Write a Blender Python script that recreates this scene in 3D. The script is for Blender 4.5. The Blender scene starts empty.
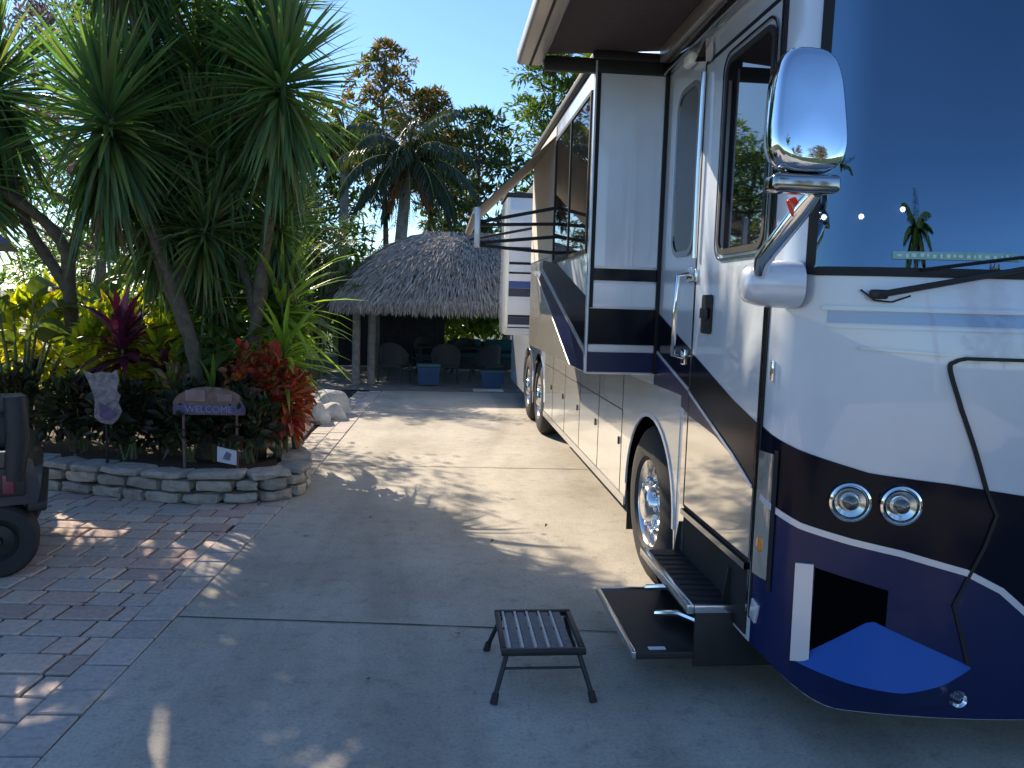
import bpy, bmesh, math, random
from math import sin, cos, pi, radians, sqrt
from mathutils import Vector, Matrix, Quaternion
random.seed(11)
SC = bpy.context.scene
COL = SC.collection
V = Vector

# ------------------------------------------------------------------ scene graph helpers
def tag(o, label=None, cat=None, group=None, kind=None):
    if label: o['label'] = label
    if cat: o['category'] = cat
    if group: o['group'] = group
    if kind: o['kind'] = kind
    return o

def empty(name, loc=(0, 0, 0), rz=0.0, label=None, cat=None, group=None, parent=None):
    o = bpy.data.objects.new(name, None)
    o.empty_display_size = 0.2
    COL.objects.link(o)
    o.location = loc
    o.rotation_euler = (0, 0, rz)
    if parent: o.parent = parent
    return tag(o, label, cat, group)

class MB:
    """collects geometry, then links it as one mesh object"""
    def __init__(s): s.v = []; s.f = []; s.sm = []
    def add(s, vs, fs, smooth=False):
        b = len(s.v)
        s.v += [tuple(p) for p in vs]
        s.f += [tuple(i + b for i in f) for f in fs]
        s.sm += [smooth] * len(fs)
        return s
    def box(s, x0, x1, y0, y1, z0, z1, bev=0.0):
        if bev <= 0:
            s.add([(x0,y0,z0),(x1,y0,z0),(x1,y1,z0),(x0,y1,z0),(x0,y0,z1),(x1,y0,z1),(x1,y1,z1),(x0,y1,z1)],
                  [(0,3,2,1),(4,5,6,7),(0,1,5,4),(1,2,6,5),(2,3,7,6),(3,0,4,7)])
            return s
        c = V(((x0+x1)/2, (y0+y1)/2, (z0+z1)/2)); h = V((abs(x1-x0)/2, abs(y1-y0)/2, abs(z1-z0)/2))
        return s.rbox(c, h, bev)
    def rbox(s, c, h, bev, M=None):
        bm = bmesh.new(); bmesh.ops.create_cube(bm, size=2)
        for v in bm.verts: v.co = V((v.co.x*h[0], v.co.y*h[1], v.co.z*h[2]))
        if bev > 0: bmesh.ops.bevel(bm, geom=list(bm.edges), offset=min(bev, min(h)*.95), segments=3, profile=.5, affect='EDGES')
        c = V(c)
        vs = [(M @ v.co if M else v.co) + c for v in bm.verts]
        bm.verts.index_update()
        s.add(vs, [[v.index for v in f.verts] for f in bm.faces], True)
        bm.free(); return s
    def tube(s, pts, r, n=8, caps=True, smooth=True):
        pts = [V(p) for p in pts]
        rs = list(r) if hasattr(r, '__len__') else [r]*len(pts)
        vs = []; up = None
        for i, p in enumerate(pts):
            d = (pts[min(i+1, len(pts)-1)] - pts[max(i-1, 0)])
            d = d.normalized() if d.length > 1e-9 else V((0,0,1))
            if up is None:
                a = V((0,0,1)) if abs(d.z) < .9 else V((1,0,0)); up = d.cross(a).normalized()
            else:
                up = (up - d*up.dot(d)); up = up.normalized() if up.length > 1e-6 else d.orthogonal().normalized()
            w = d.cross(up)
            for k in range(n):
                t = 2*pi*k/n
                vs.append(p + (up*cos(t) + w*sin(t))*rs[i])
        fs = []
        for i in range(len(pts)-1):
            for k in range(n):
                fs.append((i*n+k, i*n+(k+1) % n, (i+1)*n+(k+1) % n, (i+1)*n+k))
        s.add(vs, fs, smooth)
        if caps:
            m = len(pts)-1
            s.add(vs[:n], [tuple(range(n))[::-1]]); s.add(vs[m*n:], [tuple(range(n))])
        return s
    def lathe(s, prof, c, axis='Z', n=32, closed=False):
        vs = []; fs = []
        for (r, h) in prof:
            for k in range(n):
                t = 2*pi*k/n
                a, b = r*cos(t), r*sin(t)
                p = {'Z': (a, b, h), 'X': (h, a, b), 'Y': (a, h, b)}[axis]
                vs.append(V(p)+V(c))
        m = len(prof)
        for i in range(m if closed else m-1):
            j = (i+1) % m
            for k in range(n):
                fs.append((i*n+k, i*n+(k+1) % n, j*n+(k+1) % n, j*n+k))
        s.add(vs, fs, True); return s
    def prism(s, poly, a0, a1, axis='Y'):
        """poly: 2-D outline extruded along axis"""
        def P(u, v, a): return {'Y': (u, a, v), 'X': (a, u, v), 'Z': (u, v, a)}[axis]
        n = len(poly)
        vs = [P(u, v, a0) for u, v in poly] + [P(u, v, a1) for u, v in poly]
        fs = [tuple(range(n))[::-1], tuple(range(n, 2*n))] + [(i, (i+1) % n, n+(i+1) % n, n+i) for i in range(n)]
        s.add(vs, fs); return s
    def build(s, name, mat, parent=None, fix=True, sharp=40, loc=None):
        me = bpy.data.meshes.new(name)
        me.from_pydata(s.v, [], s.f)
        if any(s.sm): me.polygons.foreach_set('use_smooth', s.sm)
        if fix and len(s.f) < 20000:
            bm = bmesh.new(); bm.from_mesh(me)
            bmesh.ops.recalc_face_normals(bm, faces=bm.faces)
            bm.to_mesh(me); bm.free()
        me.update()
        if any(s.sm) and sharp: 
            try: me.set_sharp_from_angle(angle=radians(sharp))
            except Exception: pass
        me.materials.append(mat)
        o = bpy.data.objects.new(name, me); COL.objects.link(o)
        if parent: o.parent = parent
        if loc: o.location = loc
        return o

def copy_tree(o, parent=None):
    c = o.copy(); COL.objects.link(c); c.parent = parent
    for ch in list(o.children): copy_tree(ch, c)
    return c

# ------------------------------------------------------------------ materials
MATS = {}
def nodes(name):
    m = bpy.data.materials.new(name); m.use_nodes = True
    nt = m.node_tree; b = nt.nodes['Principled BSDF']
    return m, nt, b
def N(nt, typ, **kw):
    n = nt.nodes.new(typ)
    for k, v in kw.items():
        if k in n.inputs.keys(): n.inputs[k].default_value = v
        else: setattr(n, k, v)
    return n
def ramp(nt, fac, stops):
    r = nt.nodes.new('ShaderNodeValToRGB')
    e = r.color_ramp.elements
    while len(e) < len(stops): e.new(.5)
    for i, (p, c) in enumerate(stops):
        e[i].position = p; e[i].color = (*c, 1)
    nt.links.new(fac, r.inputs[0]); return r.outputs[0]
def mat(name, col, rough=.5, metal=0., var=.12, scale=6., bump=.0, bscale=60., coat=0., coat_r=.03, ior=1.45, emit=None, es=1.):
    if name in MATS: return MATS[name]
    m, nt, b = nodes(name)
    tc = N(nt, 'ShaderNodeTexCoord')
    if var > 0:
        n = N(nt, 'ShaderNodeTexNoise', Scale=scale, Detail=5., Roughness=.6)
        nt.links.new(tc.outputs['Object'], n.inputs['Vector'])
        lo = tuple(c*(1-var) for c in col); hi = tuple(min(1, c*(1+var)) for c in col)
        nt.links.new(ramp(nt, n.outputs[0], [(.3, lo), (.7, hi)]), b.inputs['Base Color'])
        rr = N(nt, 'ShaderNodeMapRange'); rr.inputs[3].default_value = max(0, rough*.85); rr.inputs[4].default_value = min(1, rough*1.15)
        nt.links.new(n.outputs[0], rr.inputs[0]); nt.links.new(rr.outputs[0], b.inputs['Roughness'])
    else:
        b.inputs['Base Color'].default_value = (*col, 1); b.inputs['Roughness'].default_value = rough
    b.inputs['Metallic'].default_value = metal
    b.inputs['IOR'].default_value = ior
    b.inputs['Coat Weight'].default_value = coat; b.inputs['Coat Roughness'].default_value = coat_r
    if emit:
        b.inputs['Emission Color'].default_value = (*emit, 1); b.inputs['Emission Strength'].default_value = es
    if bump > 0:
        n2 = N(nt, 'ShaderNodeTexNoise', Scale=bscale, Detail=4.)
        nt.links.new(tc.outputs['Object'], n2.inputs['Vector'])
        bp = N(nt, 'ShaderNodeBump', Strength=bump, Distance=.01)
        nt.links.new(n2.outputs[0], bp.inputs['Height']); nt.links.new(bp.outputs[0], b.inputs['Normal'])
    MATS[name] = m; return m

def leafmat(name, cols, trans=.4, rough=.45, tcol=None):
    """leaf-by-leaf colour and some light through the blade"""
    if name in MATS: return MATS[name]
    m, nt, b = nodes(name)
    g = N(nt, 'ShaderNodeNewGeometry')
    stops = [(i/max(1, len(cols)-1)*.98+.01, c) for i, c in enumerate(cols)]
    c = ramp(nt, g.outputs['Random Per Island'], stops)
    nt.links.new(c, b.inputs['Base Color']); b.inputs['Roughness'].default_value = rough
    t = N(nt, 'ShaderNodeBsdfTranslucent')
    mx = N(nt, 'ShaderNodeMixShader'); mx.inputs[0].default_value = trans
    mul = N(nt, 'ShaderNodeMix', data_type='RGBA', blend_type='MULTIPLY'); mul.inputs[0].default_value = 1
    nt.links.new(c, mul.inputs[6]); mul.inputs[7].default_value = (*(tcol or (2.2, 2.4, .9)), 1)
    nt.links.new(mul.outputs[2], t.inputs[0])
    nt.links.new(b.outputs[0], mx.inputs[1]); nt.links.new(t.outputs[0], mx.inputs[2])
    nt.links.new(mx.outputs[0], nt.nodes['Material Output'].inputs[0])
    MATS[name] = m; return m

def concrete_mat():
    m, nt, b = nodes('concrete')
    tc = N(nt, 'ShaderNodeTexCoord')
    n1 = N(nt, 'ShaderNodeTexNoise', Scale=.9, Detail=8., Roughness=.65)
    n2 = N(nt, 'ShaderNodeTexNoise', Scale=55., Detail=8., Roughness=.8)
    n3 = N(nt, 'ShaderNodeTexNoise', Scale=9., Detail=5., Roughness=.7)
    for n in (n1, n2, n3): nt.links.new(tc.outputs['Object'], n.inputs['Vector'])
    a = ramp(nt, n1.outputs[0], [(.3, (.33, .295, .245)), (.5, (.41, .378, .328)), (.72, (.48, .44, .385))])
    mx = N(nt, 'ShaderNodeMix', data_type='RGBA', blend_type='MULTIPLY'); mx.inputs[0].default_value = 1
    nt.links.new(a, mx.inputs[6])
    nt.links.new(ramp(nt, n2.outputs[0], [(.34, (.55, .56, .58)), (.47, (.95, .95, .95)), (.66, (1.12, 1.11, 1.1))]), mx.inputs[7])
    mx2 = N(nt, 'ShaderNodeMix', data_type='RGBA', blend_type='MULTIPLY'); mx2.inputs[0].default_value = 1
    nt.links.new(mx.outputs[2], mx2.inputs[6])
    nt.links.new(ramp(nt, n3.outputs[0], [(.30, (.74, .74, .75)), (.45, (.98, .98, .98)), (.72, (1.08, 1.06, 1.04))]), mx2.inputs[7])
    n4 = N(nt, 'ShaderNodeTexNoise', Scale=.45, Detail=3., Roughness=.5, Distortion=1.2)
    mp = N(nt, 'ShaderNodeMapping'); mp.inputs['Scale'].default_value = (2.2, .35, 1); mp.inputs['Location'].default_value = (3.1, 1.7, 0)
    nt.links.new(tc.outputs['Object'], mp.inputs[0]); nt.links.new(mp.outputs[0], n4.inputs['Vector'])
    vo = N(nt, 'ShaderNodeTexVoronoi', Scale=1.6); nt.links.new(tc.outputs['Object'], vo.inputs['Vector'])
    mx3 = N(nt, 'ShaderNodeMix', data_type='RGBA', blend_type='MULTIPLY'); mx3.inputs[0].default_value = 1
    nt.links.new(mx2.outputs[2], mx3.inputs[6]); nt.links.new(ramp(nt, n4.outputs[0], [(.36, (.80, .79, .78)), (.5, (1, 1, 1)), (.66, (1.07, 1.06, 1.05))]), mx3.inputs[7])
    mx4 = N(nt, 'ShaderNodeMix', data_type='RGBA', blend_type='MULTIPLY'); mx4.inputs[0].default_value = 1
    nt.links.new(mx3.outputs[2], mx4.inputs[6]); nt.links.new(ramp(nt, vo.outputs['Distance'], [(.02, (.45, .44, .43)), (.055, (1, 1, 1))]), mx4.inputs[7])
    nt.links.new(mx4.outputs[2], b.inputs['Base Color'])
    b.inputs['Roughness'].default_value = .78
    bp = N(nt, 'ShaderNodeBump', Strength=.35, Distance=.006)
    nt.links.new(n2.outputs[0], bp.inputs['Height']); nt.links.new(bp.outputs[0], b.inputs['Normal'])
    return m

def island_mat(name, cols, rough=.8, noise=.25, nscale=25., bump=.4, bd=.006):
    m, nt, b = nodes(name)
    g = N(nt, 'ShaderNodeNewGeometry'); tc = N(nt, 'ShaderNodeTexCoord')
    c = ramp(nt, g.outputs['Random Per Island'], [(i/max(1, len(cols)-1)*.98+.01, k) for i, k in enumerate(cols)])
    n = N(nt, 'ShaderNodeTexNoise', Scale=nscale, Detail=8., Roughness=.7)
    nt.links.new(tc.outputs['Object'], n.inputs['Vector'])
    mx = N(nt, 'ShaderNodeMix', data_type='RGBA', blend_type='MULTIPLY'); mx.inputs[0].default_value = 1
    nt.links.new(c, mx.inputs[6])
    nt.links.new(ramp(nt, n.outputs[0], [(.3, (1-noise,)*3), (.7, (1+noise*.4,)*3)]), mx.inputs[7])
    nt.links.new(mx.outputs[2], b.inputs['Base Color']); b.inputs['Roughness'].default_value = rough
    bp = N(nt, 'ShaderNodeBump', Strength=bump, Distance=bd)
    nt.links.new(n.outputs[0], bp.inputs['Height']); nt.links.new(bp.outputs[0], b.inputs['Normal'])
    return m

def glass_mat(name, refl=.16, tint=(.2, .22, .24), rough=.0, gc_=(1, 1, 1)):
    m = bpy.data.materials.new(name); m.use_nodes = True; nt = m.node_tree
    nt.nodes.remove(nt.nodes['Principled BSDF'])
    t = N(nt, 'ShaderNodeBsdfTransparent'); t.inputs[0].default_value = (*tint, 1)
    g = N(nt, 'ShaderNodeBsdfGlossy'); g.inputs['Roughness'].default_value = rough; g.inputs[0].default_value = (*gc_, 1)
    lw = N(nt, 'ShaderNodeLayerWeight', Blend=.35)
    mr = N(nt, 'ShaderNodeMapRange'); mr.inputs[3].default_value = refl; mr.inputs[4].default_value = .95
    nt.links.new(lw.outputs['Facing'], mr.inputs[0])
    pw = N(nt, 'ShaderNodeMath', operation='POWER'); pw.inputs[1].default_value = 3.
    nt.links.new(lw.outputs['Facing'], pw.inputs[0]); nt.links.new(pw.outputs[0], mr.inputs[0])
    mx = N(nt, 'ShaderNodeMixShader')
    nt.links.new(mr.outputs[0], mx.inputs[0]); nt.links.new(t.outputs[0], mx.inputs[1]); nt.links.new(g.outputs[0], mx.inputs[2])
    nt.links.new(mx.outputs[0], nt.nodes['Material Output'].inputs[0])
    return m

def paint(name, col, metal=0., rough=.35, coat=1.):
    return mat(name, col, rough, metal, var=.03, scale=3, coat=coat, coat_r=.03)

M_conc = concrete_mat()
M_paver = island_mat('paver_stone', [(.54, .38, .32), (.60, .47, .39), (.48, .41, .37), (.64, .50, .41), (.56, .41, .35), (.44, .32, .28)], .85, .3, 30, .5)
M_border = island_mat('border_paver_stone', [(.42, .37, .34), (.50, .44, .40), (.40, .35, .33)], .85, .3, 30, .5)
M_sand = mat('joint_sand', (.03, .026, .022), .95, var=.3, scale=30)
M_wallstone = island_mat('wall_stone', [(.42, .39, .34), (.32, .30, .27), (.5, .45, .38), (.36, .32, .29)], .9, .4, 12, .9, .02)
M_mulch = mat('mulch', (.07, .045, .032), .95, var=.5, scale=40, bump=1, bscale=90)
M_grass = mat('lawn', (.035, .06, .02), .95, var=.4, scale=3, bump=1, bscale=60)
M_silver = paint('silver_paint', (.62, .67, .76), .25, .34)
M_white = paint('white_paint', (.54, .585, .68), .15, .32)
M_cream = paint('pearl_paint', (.68, .66, .60), .35, .2, 1.)
M_mirp = paint('mirror_gloss_paint', (.74, .69, .60), .8, .07, 1.)
M_navy = paint('navy_paint', (.0004, .007, .06), .0, .3, .15)
M_blue = paint('blue_paint', (.001, .06, .32), .0, .35, .3)
M_blackp = mat('black_paint', (.002, .004, .012), .15, var=0, ior=1.27)
M_line = paint('pinstripe_paint', (.62, .62, .68), .3, .3)
M_gap = mat('rubber_seal', (.006, .006, .008), .6, var=0)
M_dkglass = mat('tinted_glass', (.008, .009, .012), .02, var=0, ior=1.9)
M_glass = glass_mat('windshield_glass', .27, (.10, .11, .13), 0., (.50, .74, 1.0))
M_lens = glass_mat('lamp_glass', .05, (.9, .93, .95))
M_chrome = mat('chrome', (.86, .87, .88), .03, 1., var=0)
M_chromed = mat('dark_chrome', (.30, .31, .33), .12, 1., var=.1)
M_alu = mat('polished_aluminium', (.75, .76, .78), .16, 1., var=.06)
M_tyre = mat('tyre_rubber', (.022, .022, .024), .75, var=.2, scale=12, bump=.2)
M_plast = mat('black_plastic', (.018, .018, .02), .5, var=.15, bump=.15)
M_under = mat('underbody', (.012, .012, .013), .8, var=.3)
M_awn = mat('awning_fabric', (.085, .062, .06), .85, var=.15, scale=20, bump=.2)
M_awnt = mat('awning_fabric_tan', (.27, .24, .205), .8, var=.1, scale=20)
M_bar = mat('awning_rail_metal', (.42, .39, .36), .35, .5, var=.08)
M_red = mat('red_lens', (.45, .03, .01), .2, var=.1, coat=1)
M_orange = mat('amber_lens', (.7, .22, .02), .2, var=.1, coat=1)
M_int = mat('cabin_trim', (.02, .021, .024), .8, var=.2)

# ------------------------------------------------------------------ ground
def poly_sheet(name, pts, z, m, kind='structure', sub=0):
    mb = MB(); mb.add([(x, y, z) for x, y in pts], [tuple(range(len(pts)))])
    return tag(mb.build(name, m), kind=kind)
poly_sheet('ground', [(-400, -400), (400, -400), (400, 600), (-400, 600)], -.02, M_grass)
EDGE = [(-1.62, -8), (-1.52, 2.0), (-1.50, 2.89), (-1.43, 4.3), (-1.27, 7.2), (-1.18, 11.7), (-1.1, 15.2)]
def edge_x(y):
    for (x0, y0), (x1, y1) in zip(EDGE, EDGE[1:]):
        if y <= y1: return x0 + (x1-x0)*(y-y0)/(y1-y0)
    return EDGE[-1][0]
poly_sheet('driveway', EDGE + [(5.2, 15.2), (5.2, -8)], .0, M_conc)
M_joint = mat('joint_filler', (.05, .045, .04), .95, var=.3)
def joint(p, q, w=.012):
    a, b = V((*p, .004)), V((*q, .004)); n = (b-a).cross(V((0, 0, 1))).normalized()*w/2
    mb = MB(); k = 30; vs = []
    for i in range(k+1):
        c = a.lerp(b, i/k) + n.normalized()*random.uniform(-.002, .002); ww = random.uniform(.6, 1.25)
        vs += [c-n*ww, c+n*ww]
    mb.add(vs, [(2*i, 2*i+1, 2*i+3, 2*i+2) for i in range(k)])
    tag(mb.build('expansion_joint', M_joint), kind='structure')
joint((-1.425, 4.29), (5.1, 3.55)); joint((-1.24, 8.3), (5.1, 8.0)); joint((-1.16, 12.2), (5.1, 12.1)); joint((-1.55, .4), (5.1, .1))

# pavers: bed of sand, then every stone a bevelled block in one mesh
poly_sheet('paver_bed', [(x-.0, y) for x, y in EDGE] + [(-9, 15.2), (-9, -8)], -.012, M_sand)
def paver(mb, cx, cy, hx, hy, rot, z, jit=.0):
    z += random.uniform(-.004, .004)
    b = .006; c, s = cos(rot), sin(rot)
    tx, ty = random.uniform(-.015, .015), random.uniform(-.015, .015)
    def P(u, v, zz): return (cx+u*c-v*s, cy+u*s+v*c, zz+u*tx+v*ty)
    o = []
    for (u, v) in ((-hx, -hy), (hx, -hy), (hx, hy), (-hx, hy)): o.append((u+random.uniform(-.003, .003), v+random.uniform(-.003, .003)))
    vs = [P(u, v, z-.03) for u, v in o] + [P(u, v, z-b) for u, v in o] + [P(u-(b if u > 0 else -b), v-(b if v > 0 else -b), z) for u, v in o]
    fs = [(8, 9, 10, 11)] + [(4+i, 4+(i+1) % 4, 8+(i+1) % 4, 8+i) for i in range(4)] + [(i, (i+1) % 4, 4+(i+1) % 4, 4+i) for i in range(4)]
    mb.add(vs, fs)
def wall_y(x):   # front line of the planting bed
    W = [(-9, 8.2), (-5.2, 7.75), (-3.59, 7.22), (-2.46, 6.80), (-2.0, 6.70), (-1.61, 6.74), (-1.36, 6.9), (-1.22, 7.2)]
    for (x0, y0), (x1, y1) in zip(W, W[1:]):
        if x <= x1: return y0+(y1-y0)*(x-x0)/(x1-x0)
    return 99
mb = MB(); y = -1.0; ri = 0
while y < 9.0:
    rh = .205
    x = -.5 - random.uniform(0, .2)
    while x > -8.5:
        w = random.choice([.205, .305, .305, .305, .205, .155])
        x1 = x; x0 = x-w; cx, cy = (x0+x1)/2, y
        rot = .055
        px = -1.55 + (cx+1.0)*cos(rot) - 0*(cy)*sin(rot); py = cy + (cx+1.0)*sin(rot)*-1.6
        ex = edge_x(py) - .235
        if px - w/2 < ex - .03 and py < wall_y(min(px, -1.23)) + .1:
            hx = w/2-.009
            if px + hx > ex: 
                d = (px+hx-ex)/2; px -= d; hx -= d
            if hx > .01: paver(mb, px, py, hx, rh/2-.010, -.09, .004)
        x = x0
    y += rh
tag(mb.build('paver_path', M_paver, fix=False), kind='structure')
mb = MB(); y = -1.0                      # soldier course along the concrete
while y < 15:
    l = random.uniform(.19, .31)
    ya, yb = y, y+l; ym = (ya+yb)/2
    paver(mb, edge_x(ym)-.118, ym, .11, l/2-.007, -.035, .006); y = yb
y = 7.6
while y < 15:
    paver(mb, edge_x(y)-.345, y, .11, .1, -.03, .004); y += .208
tag(mb.build('paver_border', M_border, fix=False), kind='structure')

# ------------------------------------------------------------------ planting bed + stone wall
BED = [(-9, 8.25), (-5.2, 7.82), (-3.59, 7.30), (-2.46, 6.88), (-2.0, 6.80), (-1.66, 6.82), (-1.42, 6.96), (-1.32, 7.2), (-1.38, 7.7), (-1.62, 8.2), (-1.75, 12), (-1.9, 15), (-9, 15)]
mb = MB()
n = len(BED); cxm = V((-4, 10, 0))
vs = [(x, y, -.01) for x, y in BED] + [(x, y, .2 if i < 9 else .04) for i, (x, y) in enumerate(BED)] + [(x+(cxm.x-x)*.08, y+(cxm.y-y)*.08, .25 if i < 9 else .08) for i, (x, y) in enumerate(BED)]
fs = [(i, (i+1) % n, n+(i+1) % n, n+i) for i in range(n)] + [(n+i, n+(i+1) % n, 2*n+(i+1) % n, 2*n+i) for i in range(n)] + [tuple(range(2*n, 3*n))]
mb.add(vs, fs)
tag(mb.build('garden_bed_soil', M_mulch), kind='structure')
def catmull(pts, n=10):
    P = [V(p) for p in pts]; P = [2*P[0]-P[1]] + P + [2*P[-1]-P[-2]]; out = []
    for i in range(1, len(P)-2):
        a, b, c, d = P[i-1:i+3]
        for k in range(n):
            t = k/n
            out.append(.5*((2*b)+(c-a)*t+(2*a-5*b+4*c-d)*t*t+(3*b-a-3*c+d)*t**3))
    out.append(P[-2]); return out
WPTS = catmull([(-9, 8.2, 0), (-5.2, 7.75, 0), (-3.59, 7.22, 0), (-2.46, 6.80, 0), (-2.0, 6.71, 0), (-1.61, 6.74, 0), (-1.36, 6.88, 0), (-1.26, 7.15, 0), (-1.33, 7.62, 0), (-1.5, 8.0, 0)], 14)
def along(pts, d):
    for a, b in zip(pts, pts[1:]):
        l = (b-a).length
        if d <= l: return a.lerp(b, d/l), (b-a).normalized()
        d -= l
    return pts[-1], (pts[-1]-pts[-2]).normalized()
WL = sum((b-a).length for a, b in zip(WPTS, WPTS[1:]))
mb = MB()
def stone(mb, c, h, rot, rough=.014, bev=.022):
    bm = bmesh.new(); bmesh.ops.create_cube(bm, size=2)
    bmesh.ops.subdivide_edges(bm, edges=list(bm.edges), cuts=2, use_grid_fill=True)
    for v in bm.verts:
        q = V((v.co.x*h[0], v.co.y*h[1], v.co.z*h[2]))
        k = sum(1 for t in v.co if abs(t) > .99)
        if k >= 2: q *= (1-.05*k)
        v.co = q + V([random.uniform(-rough, rough) for _ in range(3)])
    R = Matrix.Rotation(rot, 3, 'Z') @ Matrix.Rotation(random.uniform(-.05, .05), 3, 'X')
    bm.verts.index_update()
    mb.add([R @ v.co + V(c) for v in bm.verts], [[v.index for v in f.verts] for f in bm.faces], False); bm.free()
for (z, hh, dep, off) in ((.055, .045, .11, 0), (.16, .048, .12, .06), (.245, .03, .15, .1)):
    d = off
    while d < WL:
        l = random.uniform(.16, .36) if z < .2 else random.uniform(.28, .5)
        p, t = along(WPTS, min(d+l/2, WL)); nrm = V((-t.y, t.x, 0))
        stone(mb, p + nrm*(.03+.012*random.random()+z*.08) + V((0, 0, z+random.uniform(-.004, .004))), (l/2-.006, dep, hh), math.atan2(t.y, t.x), .009)
        d += l
tag(mb.build('garden_wall', M_wallstone, fix=True), 'low curved dry stone wall of stacked grey blocks holding the planting bed', 'garden wall')

# ------------------------------------------------------------------ plants
def blade(mb, base, d, L, w, droop, seg=4, fold=.25, twist=0., tipw=.02, sway=None):
    """a tapering, drooping leaf; folded along the middle"""
    d = V(d).normalized(); p = V(base)
    side = d.cross(V((0, 0, 1)))
    if side.length < 1e-3: side = V((1, 0, 0))
    side.normalize()
    if twist: side = Quaternion(d, twist) @ side
    vs = []; prof = [(.0, .45), (.25, .95), (.5, 1), (.78, .62), (1, tipw)] if seg == 4 else [(i/seg, max(tipw, sin(pi*min(.97, (i/seg)*.86+.14)))) for i in range(seg+1)]
    step = L/seg
    for i, (t, k) in enumerate(prof):
        nrm = side.cross(d).normalized()
        hw = w/2*k
        vs += [p-side*hw+nrm*fold*hw, p, p+side*hw+nrm*fold*hw]
        dd = d + V((0, 0, -droop))*(1/seg)*(1+t)
        d = dd.normalized(); p = p + d*step
    fs = []
    for i in range(len(prof)-1):
        a = i*3; fs += [(a, a+1, a+4, a+3), (a+1, a+2, a+5, a+4)]
    mb.add(vs, fs, False)
def rdir(elmin, elmax, az=None):
    a = random.uniform(0, 2*pi) if az is None else az; e = radians(random.uniform(elmin, elmax))
    return V((cos(a)*cos(e), sin(a)*cos(e), sin(e)))
def rosette_mesh(n, L, w, droop, lo=-75, hi=88, stem=.35):
    mb = MB()
    for i in range(n):
        t = i/n; el = lo + (hi-lo)*t**.8
        d = rdir(el-10, el+10)
        z = -stem*(1-t)
        l = L*random.uniform(.8, 1.08)*(1 if t < .85 else .8)
        blade(mb, (0, 0, z), d, l, w*random.uniform(.8, 1.1), droop*random.uniform(.2, 1.3)*(.4+.8*(1-t)), twist=random.uniform(-.4, .4), fold=.35)
    return mb
YG = [(.045, .095, .045), (.07, .14, .06), (.09, .17, .07), (.14, .20, .08), (.07, .12, .05), (.20, .20, .09)]
M_yucca = leafmat('yucca_leaf', YG, .38, .32, (2.0, 2.3, .8))
M_dead = leafmat('dry_leaf', [(.20, .14, .07), (.14, .10, .05), (.26, .19, .09)], .2, .8, (1.2, 1, .6))
M_trunk = mat('yucca_bark', (.10, .085, .062), .95, var=.4, scale=14, bump=1, bscale=30)
M_trunkg = mat('green_stem_bark', (.13, .15, .07), .8, var=.4, scale=14, bump=.6, bscale=30)
ROS = []
for k in range(3):
    mb = rosette_mesh(320, .98, .048, .28); o = mb.build('leaf_head', M_yucca, fix=False); ROS.append(o.data); bpy.data.objects.remove(o)
DRY = []
mb = MB()
for i in range(70): blade(mb, (0, 0, -.3-random.random()*.6), rdir(-80, -35), random.uniform(.4, .75), .035, .5, twist=random.uniform(-1, 1))
o = mb.build('dry_leaf_skirt', M_dead, fix=False); DRYM = o.data; bpy.data.objects.remove(o)
mb = MB()
for i in range(120): blade(mb, (0, 0, -.05-random.random()*.65), rdir(-84, -35), random.uniform(.7, 1.05), .045, random.uniform(.3, .9), twist=random.uniform(-1, 1), fold=.3)
o = mb.build('hanging_leaves', M_yucca, fix=False); HANG = o.data; bpy.data.objects.remove(o)
def yucca(label, base, branches, trunkr=.075, m=None):
    """branches: list of (list of points, head scale)"""
    t = empty('yucca_tree', base, 0, label, 'yucca tree', 'yucca trees in the planting bed')
    B = V(base)
    for bi, (pts, sc) in enumerate(branches):
        P = catmull([V(p)-B for p in pts], 6)
        r = [trunkr*(1-.45*i/(len(P)-1))*(1+.10*sin(i*2.3)) * (1 if bi == 0 else .8) for i in range(len(P))]
        MB().tube(P, r, 10).build('trunk' if bi == 0 else 'branch', m or M_trunk, t, fix=False)
        if sc > 0:
            h = bpy.data.objects.new('leaf_head', random.choice(ROS)); COL.objects.link(h); h.parent = t
            h.location = P[-1]; h.scale = (sc,)*3; dd = (P[-1]-P[-3]).normalized()
            q = V((0, 0, 1)).rotation_difference((dd+V((0, 0, .6))).normalized()); h.rotation_mode = 'QUATERNION'
            h.rotation_quaternion = q @ Quaternion((0, 0, 1), random.uniform(0, 6.28))
            g = bpy.data.objects.new('dry_leaf_skirt', DRYM); COL.objects.link(g); g.parent = t; g.location = P[-1]; g.scale = (sc*.9,)*3
            g = bpy.data.objects.new('hanging_leaves', HANG); COL.objects.link(g); g.parent = t; g.location = P[-1]; g.scale = (sc,)*3; g.rotation_euler = (0, 0, random.uniform(0, 6))
    return t
yucca('yucca tree with leaning trunk and large spiky head over the wooden plaque', (-2.25, 7.6, .2),
      [([(-2.25, 7.6, .15), (-2.35, 7.6, 1.3), (-2.65, 7.55, 2.3), (-3.05, 7.5, 3.5)], 1.05), ([(-2.38, 7.6, 1.4), (-2.7, 7.7, 2.2), (-2.75, 8.0, 2.75)], .85), ([(-2.5, 7.58, 1.8), (-2.35, 7.7, 2.2), (-2.25, 7.85, 2.55)], .75)])
yucca('tall yucca tree nearest the driveway, its spiky head against open blue sky', (-1.8, 7.9, .2),
      [([(-1.8, 7.9, .15), (-1.82, 7.85, 1.4), (-1.66, 7.8, 2.6), (-1.52, 7.7, 3.95)], 1.02), ([(-1.8, 7.85, 1.6), (-2.05, 8.0, 2.4), (-2.15, 8.1, 3.2)], .9), ([(-1.78, 7.85, 1.7), (-1.7, 8.0, 2.2), (-1.62, 8.1, 2.6)], .62)])
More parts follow.
